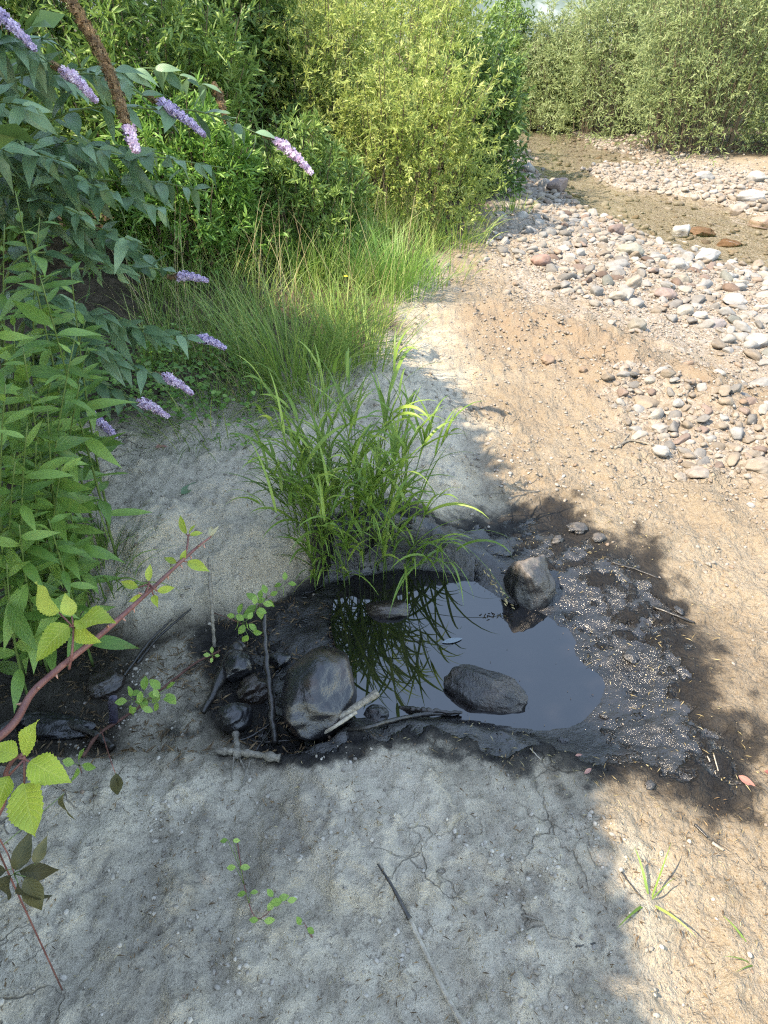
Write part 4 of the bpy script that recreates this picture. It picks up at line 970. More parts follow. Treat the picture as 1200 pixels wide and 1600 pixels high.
# ------------------------------------------------------------------ shrubs and trees
K_SH = 1 / math.tan(SUN_EL)
SHX, SHY = -SUN_AZ[0] * K_SH, -SUN_AZ[1] * K_SH
def shade_ok(p, seed):                    # crowns cut so that their cast shade stops at a set edge
    X = p[:, 0] + SHX * p[:, 2]; Y = p[:, 1] + SHY * p[:, 2]
    lim = np.interp(Y, [-1, 0.57, 1.04, 1.5, 1.9, 2.6, 3.4, 4.1, 5.0, 6.2], [0.40, 0.42, 0.45, 0.50, 0.43, 0.37, 0.27, -0.4, -1.2, -3.0])
    return X < lim + 0.035 * fbm(Y * 5, X * 3 + seed, 3)
def shrub(name, label, cat, base, height, spread, shoots, twigs, per, leaf, mat, seed, kind='rhomb', lean=(0, 0), group=None, clip=False,
          up=0.35, low=0.0, stem_r=0.008, stem_mat=None, droop=0.0, foot=0.6, dome=1.0):
    r = np.random.RandomState(seed); base = np.asarray(base, float)
    a = r.uniform(0, 2 * np.pi, shoots); q = np.sqrt(r.rand(shoots)) ** 0.8
    hgt = height * r.uniform(0.72, 1.05, shoots) * (1 - 0.35 * q ** 2)
    tip = np.stack([np.cos(a) * q * spread + lean[0] * height, np.sin(a) * q * spread + lean[1] * height, hgt], -1)
    st = np.stack([np.cos(a) * q * spread * foot, np.sin(a) * q * spread * foot, np.zeros(shoots) - 0.03], -1)
    ctl = st * 0.45 + tip * 0.55; ctl[:, :2] = st[:, :2] + (tip[:, :2] - st[:, :2]) * 0.28; ctl[:, 2] = hgt * 0.62
    def bez(s): return (1 - s) ** 2 * st[:, None] + 2 * s * (1 - s) * ctl[:, None] + s * s * tip[:, None]
    S = np.linspace(0, 1, 9)[None, :, None]; main = bez(S)
    sp = low + (1 - low) * r.rand(shoots, twigs) ** 0.8
    tp = bez(sp[..., None]).reshape(-1, 3)
    ns_ = len(tp)
    outd = np.repeat(np.stack([np.cos(a), np.sin(a), np.zeros(shoots)], -1), twigs, 0); spr = sp.ravel()
    nd = int(ns_ * dome)
    if nd:                                # leafy twigs that fill the dome of the crown down to the ground
        az = r.uniform(0, 2 * np.pi, nd); cz_ = r.rand(nd) ** 0.9; lob = 1 + 0.30 * fbm(az * 1.6 + seed, cz_ * 3.7, 3)
        rho = r.uniform(0.45, 1.0, nd) ** 0.5 * lob; rr = (1 - cz_ ** 2.4) ** 0.5 * spread * 0.98 * rho
        tp = np.vstack([tp, np.stack([np.cos(az) * rr + lean[0] * height * cz_, np.sin(az) * rr + lean[1] * height * cz_, cz_ * height * 0.9 * rho], -1)])
        outd = np.vstack([outd, np.stack([np.cos(az), np.sin(az), np.zeros(nd)], -1)]); spr = np.concatenate([spr, cz_])
    n = len(tp)
    d = norm(outd * 0.45 + r.randn(n, 3) * 0.55 + np.array([0, 0, up]))
    tl = height * r.uniform(0.07, 0.20, n) * (1.2 - 0.6 * spr)
    u = r.rand(n, per); lp = tp[:, None] + d[:, None] * (tl[:, None] * u)[..., None]
    lp[..., 2] -= droop * (tl[:, None] * u) ** 1.3
    lp = lp.reshape(-1, 3); m = len(lp)
    ld = norm(np.repeat(d, per, 0) * 0.9 + r.randn(m, 3) * 0.6 + np.array([0, 0, -droop]))
    ln = norm(r.randn(m, 3) * 0.65 + np.array([-0.15, -0.15, 0.8]))
    L = leaf[0] * r.uniform(0.5, 1.35, m); W = leaf[1] * r.uniform(0.7, 1.2, m)
    tint = np.clip(np.repeat(r.rand(n) * 0.6, per) + 0.4 * r.rand(m) + 0.15 * (np.repeat(spr, per) - 0.5), 0, 1)
    lp = lp + base
    ok = lp[:, 2] > terrain(lp[:, 0], lp[:, 1]) + 0.02
    fs = 1.0 if height < 2.3 else 0.62
    gp = perlin(lp[:, 0] * 3.1 * fs + lp[:, 2] * 1.3 + seed, lp[:, 1] * 3.1 * fs - lp[:, 2] * 2.6 * fs) + 0.5 * perlin(lp[:, 2] * 5.5 * fs + seed, lp[:, 0] * 5.1 * fs + lp[:, 1] * 2)
    if not clip: ok &= gp > -0.38 + 0.2 * r.randn(m)
    tint = np.clip(tint + 0.30 * gp, 0, 1)
    if clip: ok &= shade_ok(lp, seed)
    v, f, t = leaves_np(lp[ok] - base, ld[ok], ln[ok], L[ok], W[ok], tint[ok], kind)
    root = thing(name, label, cat, base, group)
    ob('foliage' if cat != 'tree' else 'crown', mesh_np('foliage', v, f, mat, True, {'tint': t}), root, kind='stuff')
    B = Batch()
    mok = shade_ok(tip + base, seed) if clip else np.ones(shoots, bool)
    for k in range(shoots):
        if mok[k]:
            vv, ff = tube(main[k], np.linspace(stem_r, stem_r * 0.25, 9), 5, False); B.add(vv, ff)
    for k in range(0, ns_, 3):
        if mok[k // twigs]:
            vv, ff = tube(np.stack([tp[k] - base * 0, tp[k] + d[k] * tl[k] * 0.9 - [0, 0, droop * (tl[k] * .9) ** 1.3]]), np.array([stem_r * 0.3, stem_r * 0.12]), 3, False); B.add(vv, ff)
    ob('stems' if cat != 'tree' else 'branches', B.mesh('stems', stem_mat or M_STEMB), root, kind='stuff')
    return root
def at(x, y): return np.array([x, y, H1(x, y)])
# sunlit willow scrub in the middle
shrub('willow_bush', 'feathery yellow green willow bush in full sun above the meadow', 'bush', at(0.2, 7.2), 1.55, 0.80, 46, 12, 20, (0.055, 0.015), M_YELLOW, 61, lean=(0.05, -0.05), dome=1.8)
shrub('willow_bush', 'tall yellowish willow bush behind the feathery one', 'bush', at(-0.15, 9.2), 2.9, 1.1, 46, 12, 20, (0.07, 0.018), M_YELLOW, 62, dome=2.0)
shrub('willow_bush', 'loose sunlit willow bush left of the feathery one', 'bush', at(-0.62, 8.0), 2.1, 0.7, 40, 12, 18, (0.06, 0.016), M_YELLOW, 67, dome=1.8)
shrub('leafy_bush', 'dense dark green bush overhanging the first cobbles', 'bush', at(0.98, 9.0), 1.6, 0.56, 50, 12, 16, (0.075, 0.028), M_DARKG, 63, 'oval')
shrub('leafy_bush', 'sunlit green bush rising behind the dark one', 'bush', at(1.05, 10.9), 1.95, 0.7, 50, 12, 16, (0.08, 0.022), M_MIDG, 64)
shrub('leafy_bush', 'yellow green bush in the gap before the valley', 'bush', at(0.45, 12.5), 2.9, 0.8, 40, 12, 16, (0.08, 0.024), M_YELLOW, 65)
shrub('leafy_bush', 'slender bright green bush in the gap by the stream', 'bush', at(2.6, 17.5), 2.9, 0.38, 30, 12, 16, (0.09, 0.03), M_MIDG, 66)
# willows on the far bank
for k, (x, y, h, s, lab) in enumerate([(3.45, 17.0, 2.25, 0.75, 'low willow at the left end of the far bank row'), (4.35, 15.7, 3.0, 1.05, 'round willow second in the far bank row'),
                                       (5.05, 13.0, 3.7, 1.2, 'large grey green willow standing nearest the stream on the far bank'), (7.0, 12.6, 4.0, 1.25, 'large willow at the right edge of the far bank'),
                                       (6.2, 16.8, 4.6, 1.6, 'taller willow standing behind the far bank row')]):
    shrub('willow_tree', lab, 'tree', at(x, y), h, s, 90, 12, 16, (0.082, 0.019), M_WILLOW, 70 + k, low=0.0, stem_r=0.010, dome=1.5, group='willows on the far bank')
shrub('broadleaf_tree', 'dark tree in the distance behind the willow row', 'tree', at(9.5, 24), 7, 2.6, 50, 12, 16, (0.22, 0.10), M_DARKG, 80, 'oval', stem_r=0.05)
shrub('broadleaf_tree', 'distant green tree behind the middle bushes', 'tree', at(-2.6, 22), 6.0, 2.2, 50, 12, 16, (0.2, 0.09), M_MIDG, 81, 'oval', stem_r=0.05)
# shrubs of the shaded left bank; their tops shade the foreground
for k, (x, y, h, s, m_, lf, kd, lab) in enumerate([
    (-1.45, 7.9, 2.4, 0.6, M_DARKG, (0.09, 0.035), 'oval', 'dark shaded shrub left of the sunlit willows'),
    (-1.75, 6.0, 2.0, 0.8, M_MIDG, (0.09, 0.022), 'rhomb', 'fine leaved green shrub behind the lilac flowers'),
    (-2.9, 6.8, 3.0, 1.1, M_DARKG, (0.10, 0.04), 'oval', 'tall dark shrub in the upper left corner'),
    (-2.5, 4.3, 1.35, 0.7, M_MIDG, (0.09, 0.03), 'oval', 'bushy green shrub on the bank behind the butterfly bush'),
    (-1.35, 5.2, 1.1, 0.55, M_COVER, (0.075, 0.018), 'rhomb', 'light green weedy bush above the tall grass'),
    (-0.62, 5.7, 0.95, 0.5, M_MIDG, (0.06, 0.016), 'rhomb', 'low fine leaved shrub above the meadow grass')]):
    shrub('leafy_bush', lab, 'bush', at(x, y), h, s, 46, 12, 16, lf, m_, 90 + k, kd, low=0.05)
for k, (x, y, h, s, lab) in enumerate([(-3.3, 2.6, 4.3, 1.9, 'leafy tree on the left bank shading the pool'), (-3.2, 0.9, 4.3, 1.9, 'leafy tree on the left bank level with the viewer'), (-3.3, -0.9, 4.3, 1.9, 'leafy tree on the left bank behind the viewer')]):
    shrub('bank_tree', lab, 'tree', at(x, y), h, s, 70, 14, 18, (0.14, 0.075), M_DARKG, 110 + k, 'rhomb', lean=(0.20, 0.0), low=0.30, stem_r=0.03, foot=0.12, dome=0.25, clip=True, group='trees of the left bank')

# ------------------------------------------------------------------ butterfly bushes with lilac spikes
LEAF_BUD = [leaf_mesh('leaf', M_BUD, 0.36, 14, 0.08, c, 0.0, 0.34, 0.10, k, 1.2) for k, c in enumerate((0.12, 0.28, 0.42, 0.22, 0.55))]
def spike_mesh(name, pts, r0, mat, seed, n=260, r1=0.3, fl=0.0075):
    """panicle of four-lobed florets packed round an axis"""
    r = np.random.RandomState(seed); s = r.rand(n) ** 0.9
    i = s * (len(pts) - 1); i0 = np.minimum(i.astype(int), len(pts) - 2); c = pts[i0] + (pts[i0 + 1] - pts[i0]) * (i - i0)[:, None]
    ax = norm(pts[-1] - pts[0]); d = r.randn(n, 3); d = norm(d - (d @ ax)[:, None] * ax[None])
    rad = r0 * (np.clip(s / 0.12, 0.4, 1)) * (1 - (1 - r1) * s ** 1.4) * r.uniform(.4, 1.25, n)
    p = c + d * rad[:, None]
    up_ = norm(d + 0.45 * ax[None] + 0.25 * r.randn(n, 3))
    e1 = norm(np.cross(up_, ax[None] + 0.1)); e2 = np.cross(up_, e1)
    V = []; F = []; T = []
    tint = r.rand(n)
    for k in range(4):                      # petals
        an = k * np.pi / 2 + r.rand(n) * 0.6
        pd = e1 * np.cos(an)[:, None] + e2 * np.sin(an)[:, None]; sd = np.cross(up_, pd)
        V.append(np.stack([p, p + pd * fl * 0.6 + sd * fl * 0.38, p + pd * fl * 0.95 + up_ * fl * 0.12, p + pd * fl * 0.6 - sd * fl * 0.38], 1).reshape(-1, 3))
        F.append(np.arange(n * 4).reshape(-1, 4) + k * n * 4); T.append(np.repeat(np.clip(tint + r.randn(n) * .1, 0, 1), 4))
    core, cf = tube(pts, np.interp(np.linspace(0, 1, len(pts)), [0, .1, 1], [r0 * .2, r0 * .42, r0 * r1 * .4]), 6)
    nv = n * 16
    return mesh_np(name, np.vstack(V + [core]), [np.vstack(F)] + [a + nv for a in cf], mat, True, {'tint': np.concatenate(T + [np.full(len(core), 0.1)])})
def branch(root, ctrl, seed, leaves=14, L=0.11, start=0.3, r0=0.006, spike=None, spent=0.0, mat=M_LILAC, spread=1.0):
    r = np.random.RandomState(seed); off = np.array(root.location)
    pts = curve_pts(ctrl, 30)
    v, f = tube(pts - off, np.linspace(r0, r0 * 0.3, 30), 6)
    br = ob('branch', mesh_np('branch', v, f, M_STEMG), root)
    tan = norm(np.gradient(pts, axis=0))
    npair = leaves // 2
    for k in range(npair):
        s = start + (0.97 - start) * (k + 0.5) / npair; i = int(s * 29); p = pts[i]; t = tan[i]
        side = norm(np.cross(t, [0, 0, 1.0])); upv = np.cross(side, t)
        ph = (k % 2) * 0.9 + r.uniform(-.3, .3)
        for sg in (-1, 1):
            out = sg * (side * np.cos(ph) + upv * np.sin(ph) * 0.6)
            a = norm(out * spread + t * 0.45 + np.array([0, -0.10, -0.22]) + 0.22 * r.randn(3))
            n = norm(np.array([0, -0.55, 1.0]) + 0.30 * r.randn(3))
            o = ob('leaf', LEAF_BUD[r.randint(5)], br)
            o.matrix_basis = basis_matrix(p - off, a, n, L * r.uniform(.7, 1.2) * (1 - 0.45 * max(0, s - 0.7) / 0.3))
    if spike is not None:
        b, t_ = spike; q = np.linspace(0, 1, 9)[:, None]; sag = np.array([0, 0, -0.016]) * (q ** 2 * 2.4)
        sp = b[None] * (1 - q) + t_[None] * q + sag
        if spent < 1: 
            q2 = np.linspace(0, 1, 6)[:, None]; d_ = t_ - b
            ob('withered_florets', spike_mesh('withered_florets', (b - 0.28 * d_)[None] * (1 - q2) + (b + 0.15 * d_)[None] * q2 - off, 0.011, M_SPENT, seed + 5, 110, 0.9, 0.006), br)
            o = ob('flower_spike', spike_mesh('flower_spike', sp - off, 0.019, mat, seed, 330, 0.32, 0.0085), br, label='lilac flower spike')
    return br
def bud(label, loc): return thing('butterfly_bush', label, 'bush', loc)
B1 = bud('butterfly bush arching over from the left with blue green leaves and lilac spikes', at(-1.75, 2.75))
b1 = np.array(B1.location)
def mid_of(a, b, lift, f=0.55):
    m = a * (1 - f) + b * f; m[2] = max(a[2], b[2]) * 0.5 + m[2] * 0.5 + lift; return m
FL1 = [((428, 218), (486, 252), 2.55, 1), ((245, 158), (318, 192), 2.45, 0), ((95, 108), (146, 136), 2.25, 1), ((-12, 18), (48, 52), 2.1, 0), ((275, 432), (322, 424), 2.95, 0), ((338, 140), (352, 175), 3.0, 2), ((768, 76), (775, 92), 0, 3)]
for k, (b, t_, d, m_) in enumerate(FL1[:6]):
    tb, tt = Q(*b, d), Q(*t_, d - 0.03)
    branch(B1, [b1, mid_of(b1, tb, 0.30, 0.35), mid_of(b1, tb, 0.22, 0.75), tb], 200 + k, 24, 0.135, 0.34, spike=(tb, tt), mat=(M_LILAC, M_PINK, M_SPENT)[m_])
# leafy branches without flowers
for k, (x, y, d) in enumerate([(350, 262, 2.5), (275, 330, 2.45), (180, 300, 2.3), (230, 385, 2.45), (110, 255, 2.2), (60, 170, 2.1), (150, 345, 2.3), (330, 300, 2.7), (190, 240, 2.35), (20, 240, 2.05), (260, 240, 2.6), (90, 60, 2.3), (200, 110, 2.7)]):
    tb = Q(x, y, d)
    branch(B1, [b1, mid_of(b1, tb, 0.22, 0.35), mid_of(b1, tb, 0.16, 0.72), tb], 230 + k, 24, 0.145, 0.40)
# the long hanging spent spike with a fresh tip
tb, tt = Q(88, -30, 1.62), Q(198, 195, 1.66)
br = branch(B1, [b1, Q(-80, -150, 2.2), Q(40, -110, 1.75), tb], 260, 6, 0.10, 0.5)
q = np.linspace(0, 1, 14)[:, None]
ax = tb[None] * (1 - q) + Q(150, 75, 1.63)[None] * 0 + tt[None] * q + np.array([0.02, 0, 0.0])[None] * np.sin(q * np.pi)
ob('spent_spike', spike_mesh('spent_spike', ax - b1, 0.0135, M_SPENT, 261, 1500, 0.75, 0.0055), br, label='long brown withered flower spike hanging down')
q = np.linspace(0, 1, 7)[:, None]; ax2 = ax[-1][None] * (1 - q) + Q(214, 236, 1.66)[None] * q
ob('flower_spike', spike_mesh('flower_spike', ax2 - b1, 0.0135, M_PINK, 262, 130, 0.6), br, label='fresh pink lilac tip of the withered spike')
B2 = bud('low butterfly bush sprawling on the bank with small lilac spikes', at(-1.45, 2.35)); b2 = np.array(B2.location)
for k, (b, t_, d, m_) in enumerate([((308, 528), (350, 530), 2.85, 0), ((252, 588), (298, 600), 2.62, 1), ((215, 628), (260, 637), 2.6, 1), ((134, 645), (178, 668), 2.5, 0)]):
    tb, tt = Q(*b, d), Q(*t_, d - 0.02)
    branch(B2, [b2, mid_of(b2, tb, 0.25, 0.35), mid_of(b2, tb, 0.12, 0.75), tb], 270 + k, 20, 0.115, 0.35, spike=(tb, tt), mat=(M_LILAC, M_PINK)[m_])
for k, (x, y, d) in enumerate([(270, 525, 2.75), (200, 505, 2.6), (250, 420, 2.8), (170, 400, 2.5), (190, 560, 2.5), (130, 480, 2.4), (140, 590, 2.45)]):
    tb = Q(x, y, d)
    branch(B2, [b2, mid_of(b2, tb, 0.2, 0.35), mid_of(b2, tb, 0.12, 0.75), tb], 290 + k, 20, 0.12, 0.35)
# far spike by the gap
fp_ = Q(768, 78, 9.5)
root = thing('butterfly_bush', 'single far lilac spike standing above the middle bush', 'flower', at(fp_[0], fp_[1]))
off = np.array(root.location)
child_tube('stem', [off, off * 0.3 + fp_ * 0.7 + [0.05, 0, 0], fp_], 0.008, 0.004, M_STEMG, root)
q = np.linspace(0, 1, 7)[:, None]
ob('flower_spike', spike_mesh('flower_spike', fp_[None] * (1 - q) + Q(777, 93, 9.45)[None] * q - off, 0.06, M_PINK, 300, 200, 0.5, 0.028), root)

# ------------------------------------------------------------------ lance-leaved stems along the left edge
LEAF_LAN = [leaf_mesh('leaf', M_LANCE, 0.29, 12, 0.07, c, 0.0, 0.40, 0.06, 20 + k, 1.2) for k, c in enumerate((0.10, 0.25, 0.45, 0.32))]
def lance_plant(label, base, h, lean, seed, group=None, L=0.10):
    r = np.random.RandomState(seed); root = thing('leafy_plant', label, 'plant', base, group)
    s = np.linspace(0, 1, 14)
    pts = np.stack([lean[0] * h * s ** 1.6, lean[1] * h * s ** 1.6, h * s], -1)
    v, f = tube(pts, np.linspace(0.0045, 0.0016, 14), 6); ob('stem', mesh_np('stem', v, f, M_STEMG), root)
    n = int(h * 28); ang = r.rand() * 6
    for k in range(n):
        q = 0.18 + 0.82 * (k + 0.5) / n; ang += 2.4
        i = q * 13; i0 = min(int(i), 12); p = pts[i0] + (pts[i0 + 1] - pts[i0]) * (i - i0)
        el = 0.15 + 0.75 * max(0, q - 0.72) / 0.28 + r.uniform(-.6, .25)
        a = np.array([math.cos(ang) * math.cos(el), math.sin(ang) * math.cos(el), math.sin(el)])
        nn = np.array([-math.cos(ang) * math.sin(el), -math.sin(ang) * math.sin(el), math.cos(el)]) + np.array([0, -0.35, 0.2]) + 0.45 * r.randn(3)
        o = ob('leaf', LEAF_LAN[r.randint(4)], root); o.matrix_basis = basis_matrix(p, a, nn, L * r.uniform(.5, 1.25) * (1 - 0.6 * max(0, q - 0.8) / 0.2))
    return root
r = np.random.RandomState(91)
lp = [(25, 300, 1.75), (62, 430, 1.75), (10, 420, 1.6), (100, 525, 1.75), (40, 545, 1.65), (150, 545, 1.9), (5, 600, 1.6), (75, 640, 1.75), (125, 600, 1.85), (60, 700, 1.75), (20, 720, 1.65), (95, 730, 1.85), (30, 820, 1.75), (75, 810, 1.85), (10, 880, 1.8), (55, 880, 1.95), (40, 660, 1.6), (110, 420, 2.0), (60, 340, 1.9), (20, 500, 1.85), (85, 590, 1.95), (100, 660, 2.0), (15, 780, 1.9), (50, 770, 2.0), (5, 350, 2.0), (130, 500, 2.1), (-20, 520, 1.7), (-20, 680, 1.7), (30, 600, 1.9), (110, 790, 2.0)]
names_ = {0: 'tallest lance leaved stem with pale tip at the left edge', 3: 'lance leaved stem with fresh bright tip beside the low lilac spikes', 5: 'lance leaved stem reaching furthest right over the bank', 9: 'leafy stem with upright green tip halfway down the left edge', 14: 'lowest leafy stem above the bramble leaves'}
for k, (x, y, d) in enumerate(lp):
    tip = Q(x, y, d); lean = (r.uniform(.02, .42), r.uniform(-.22, .05))
    bz = H1(tip[0] - 0.2, tip[1] + 0.05); h = max(0.16, tip[2] - bz)
    base = np.array([tip[0] - lean[0] * h, tip[1] - lean[1] * h, 0.0]); base[2] = H1(base[0], base[1]) - 0.01; h = max(0.16, tip[2] - base[2])
    lance_plant(names_.get(k, 'bright green lance leaved stem in the crowd along the left edge'), base, h, lean, 400 + k, 'leafy stems along the left edge', r.uniform(.105, .145))

# ------------------------------------------------------------------ bramble cane across the foreground
LEAF_BR = [leaf_mesh('leaflet', M_BRAM, 0.66, 24, 0.13, c, 0.12, 0.40, 0.13, 40 + k, 1.15) for k, c in enumerate((0.20, 0.36, 0.08))]
LEAF_YG = [leaf_mesh('leaflet', M_BRAM, 0.42, 16, 0.20, c, 0.08, 0.45, 0.12, 45 + k, 1.2) for k, c in enumerate((0.1, 0.25))]
cane_ctrl = [at(-1.05, 0.15), np.array([-0.95, 0.2, 0.55]), np.array([-0.68, 0.33, 0.92]), Q(-40, 1175, 0.80), Q(60, 1072, 0.90), Q(165, 985, 1.0), Q(235, 922, 1.10), Q(300, 862, 1.20), Q(330, 838, 1.25)]
BR = thing('bramble_cane', 'red bramble cane with yellow green leaves slanting across the left foreground', 'bramble', cane_ctrl[0])
boff = np.array(BR.location)
pts = curve_pts(cane_ctrl, 90)
v, f = tube(pts - boff, np.interp(np.linspace(0, 1, 90), [0, .35, .6, 0.85, 1], [.0058, .0050, .0040, .0026, .0014]), 10)
cane = ob('stem', mesh_np('stem', v, f, M_CANE), BR)
tan = norm(np.gradient(pts, axis=0))
r = np.random.RandomState(3)
for k in range(26):                        # thorns
    i = 8 + k * 3; d = norm(np.cross(tan[i], r.randn(3))); b = pts[i] - boff + d * 0.004
    vv, ff = tube(np.stack([b, b + d * 0.006 - tan[i] * 0.002]), np.array([0.0022, 0.0003]), 5)
    ob('thorn', mesh_np('thorn', vv, ff, M_THORN), cane)
vfwd = np.array([0, cP, -sP]); vup = np.array([0, sP, cP]); vrt = np.array([1.0, 0, 0])
def img_dir(dx, dy, dz=0.0): return norm(vrt * dx - vup * dy + vfwd * dz)
FACE = norm(np.array([-0.1, -0.45, 0.9]))
def compound(parent, off, stalk, leaves, meshes, r_st=0.0014):
    """a leaf stalk and its leaflets; leaves = (base px, tip px, depth base, depth tip)"""
    node = None
    sp = curve_pts([np.asarray(q) for q in stalk], 12)
    v, f = tube(sp - off, np.linspace(r_st * 1.4, r_st, 12), 6)
    node = ob('leaf_stalk', mesh_np('leaf_stalk', v, f, M_CANE), parent)
    for k, (b, t_, d0, d1) in enumerate(leaves):
        pb, pt = Q(*b, d0), Q(*t_, d1); a = pt - pb; L = np.linalg.norm(a)
        v, f = tube(np.stack([sp[-1] - off, pb - off]), np.array([r_st, r_st * 0.8]), 5)
        ob('leaflet_stalk', mesh_np('leaflet_stalk', v, f, M_CANE), node)
        o = ob('leaflet', meshes[k % len(meshes)], node); o.matrix_basis = basis_matrix(pb - off, a, FACE + 0.4 * r.randn(3), L * 1.04)
    return node
D = 0.96
compound(BR, boff, [Q(108, 1045, 0.94), Q(113, 1015, 0.93), Q(115, 980, D)],
         [((92, 957), (46, 916), D, D + .01), ((112, 962), (100, 932), D, D - .01), ((120, 970), (176, 968), D, D - .02), ((117, 978), (146, 1006), D, D - .02), ((108, 978), (52, 1020), D, D - .03)], LEAF_BR)
D = 1.10
compound(BR, boff, [Q(228, 928, 1.09), Q(231, 918, 1.09), Q(233, 912, D)],
         [((232, 908), (234, 882), D, D), ((216, 918), (187, 908), D, D), ((225, 930), (202, 940), D, D - .01), ((240, 930), (244, 944), D, D - .02), ((246, 924), (272, 918), D, D)], LEAF_YG)
D = 1.18
compound(BR, boff, [Q(280, 880, 1.17), Q(281, 878, 1.17), Q(281, 876, D)],
         [((283, 878), (290, 859), D, D), ((276, 880), (256, 870), D, D), ((276, 884), (262, 896), D, D - .01), ((293, 878), (322, 888), D, D - .02)], LEAF_YG)
D = 1.23
compound(BR, boff, [Q(290, 868, 1.19), Q(293, 850, 1.2), Q(294, 838, D)],
         [((291, 834), (280, 806), D, D), ((296, 834), (303, 818), D, D), ((297, 836), (316, 832), D, D)], LEAF_YG)
M_TIPB = mat_leaf('bramble_tip', (0.34, 0.26, 0.14), (0.42, 0.36, 0.20), (0.50, 0.46, 0.28), 0.2, 0.6, obj_random=True)
TIPL = leaf_mesh('tip_leaf', M_TIPB, 0.28, 6, 0.3, 0.0, 0.0, 0.45, 0, 60)
for k, (t_, d) in enumerate([((342, 822), 1.26), ((338, 830), 1.25), ((330, 822), 1.27)]):
    a = Q(*t_, d) - pts[-1]; o = ob('tip_leaf', TIPL, BR); o.matrix_basis = basis_matrix(pts[-1] - boff - a * 0.2, a, FACE, np.linalg.norm(a) * 1.1 + 0.003)
# second spray of bramble leaves in the lower left corner
B3 = thing('bramble_spray', 'large serrated yellow green bramble leaves in the lower left corner', 'bramble', at(-0.95, 0.35)); o3 = np.array(B3.location)
child_tube('stem', [o3, np.array([-0.80, 0.40, 0.5]), Q(-40, 1320, 0.80), Q(12, 1200, 0.80), Q(36, 1178, 0.78)], 0.004, 0.0022, M_CANE, B3, 3)
compound(B3, o3, [Q(30, 1184, 0.78), Q(38, 1185, 0.78), Q(38, 1186, 0.78)],
         [((38, 1180), (48, 1130), .78, .77), ((46, 1190), (100, 1218), .78, .77), ((38, 1224), (50, 1303), .78, .74), ((14, 1212), (-12, 1268), .78, .76), ((28, 1180), (-20, 1165), .78, .78)], LEAF_BR)
# small sprigs of bramble and other seedlings
LEAF_SD = [leaf_mesh('leaf', M_SEED, 0.62, 8, 0.08, c, 0.0, 0.5, 0.05, 70 + k, 0.9) for k, c in enumerate((0.08, 0.25))]
LEAF_WL = [leaf_mesh('leaf', M_WILT, 0.5, 10, 0.25, c, 0.06, 0.45, 0.25, 75 + k, 1.1) for k, c in enumerate((0.5, 0.8))]
def sprig(label, base, stalk, leaves, meshes, name='seedling', cat='seedling', flat=0.35):
    root = thing(name, label, cat, base); off = np.array(base)
    pp = curve_pts([np.asarray(q) for q in stalk], 14)
    v, f = tube(pp - off, np.linspace(.0016, .0009, 14), 5); ob('stem', mesh_np('stem', v, f, M_CANE), root)
    for k, (x, y, dx, dy, d, L) in enumerate(leaves):
        p = Q(x, y, d); a = img_dir(dx, dy, r.uniform(-.25, .25))
        o = ob('leaf', meshes[k % len(meshes)], root); o.matrix_basis = basis_matrix(p - off, a, FACE + flat * r.randn(3), L)
        j = np.argmin(np.linalg.norm(pp - p, axis=1)); v, f = tube(np.stack([pp[j] - off, p - off]), np.array([.0009, .0007]), 4)
        ob('leaf_stalk', mesh_np('leaf_stalk', v, f, M_STEMG), root)
    return root
def ring(x, y, n, R, d, L, ph=0.0):
    out = []
    for k in range(n):
        a = ph + 6.283 * k / n + r.uniform(-.2, .2); out.append((x + R * .25 * math.cos(a), y + R * .25 * math.sin(a), math.cos(a), math.sin(a), d, L * r.uniform(.8, 1.2)))
    return out
sprig('small round leaved sprig growing at the top of the upright dark stick', G(412, 975), [G(412, 975), Q(410, 955, 2.12), Q(405, 945, 2.1), Q(430, 925, 2.12)],
      ring(405, 942, 5, 24, 2.09, 0.034) + ring(418, 932, 4, 20, 2.1, 0.03, 1) + ring(445, 912, 4, 20, 2.14, 0.032) + ring(398, 950, 3, 20, 2.07, .03, .5), LEAF_SD)
sprig('light green sprig leaning out from the bank edge', G(330, 955), [G(335, 958), Q(355, 965, 2.1), Q(378, 975, 2.06)],
      ring(372, 964, 4, 20, 2.06, 0.028) + ring(385, 972, 4, 20, 2.05, 0.03, .7) + ring(390, 988, 3, 20, 2.04, 0.028), LEAF_SD)
sprig('bushy little green sprig on the wet grey clay', G(232, 1110), [G(232, 1112), Q(225, 1098, 1.86), Q(210, 1092, 1.85)],
      ring(205, 1095, 4, 24, 1.84, 0.036) + ring(226, 1084, 4, 22, 1.85, 0.034) + ring(218, 1104, 3, 20, 1.83, 0.034, .4) + ring(255, 1080, 4, 24, 1.86, 0.032, .8) + ring(250, 1094, 3, 20, 1.85, 0.03), LEAF_SD)
sprig('three leaved seedling at the edge of the left hollow', G(130, 1205), [G(128, 1208), Q(124, 1196, 1.66)], ring(122, 1194, 4, 24, 1.64, 0.036, .3), LEAF_SD)
sprig('tiny yellow green seedling under the grey stick', G(334, 1028), [G(334, 1030), Q(332, 1024, 2.0)], ring(332, 1024, 4, 14, 1.99, 0.018), LEAF_SD)
sprig('hanging wilted leaf on a thin stalk above the clay', G(160, 1170), [G(165, 1160, .06), Q(172, 1185, 1.62), Q(181, 1210, 1.60)], [(181, 1208, .1, 1, 1.60, .055), (184, 1214, -.5, .8, 1.6, .045)], LEAF_WL, 'wilted_sprig', 'leaf')
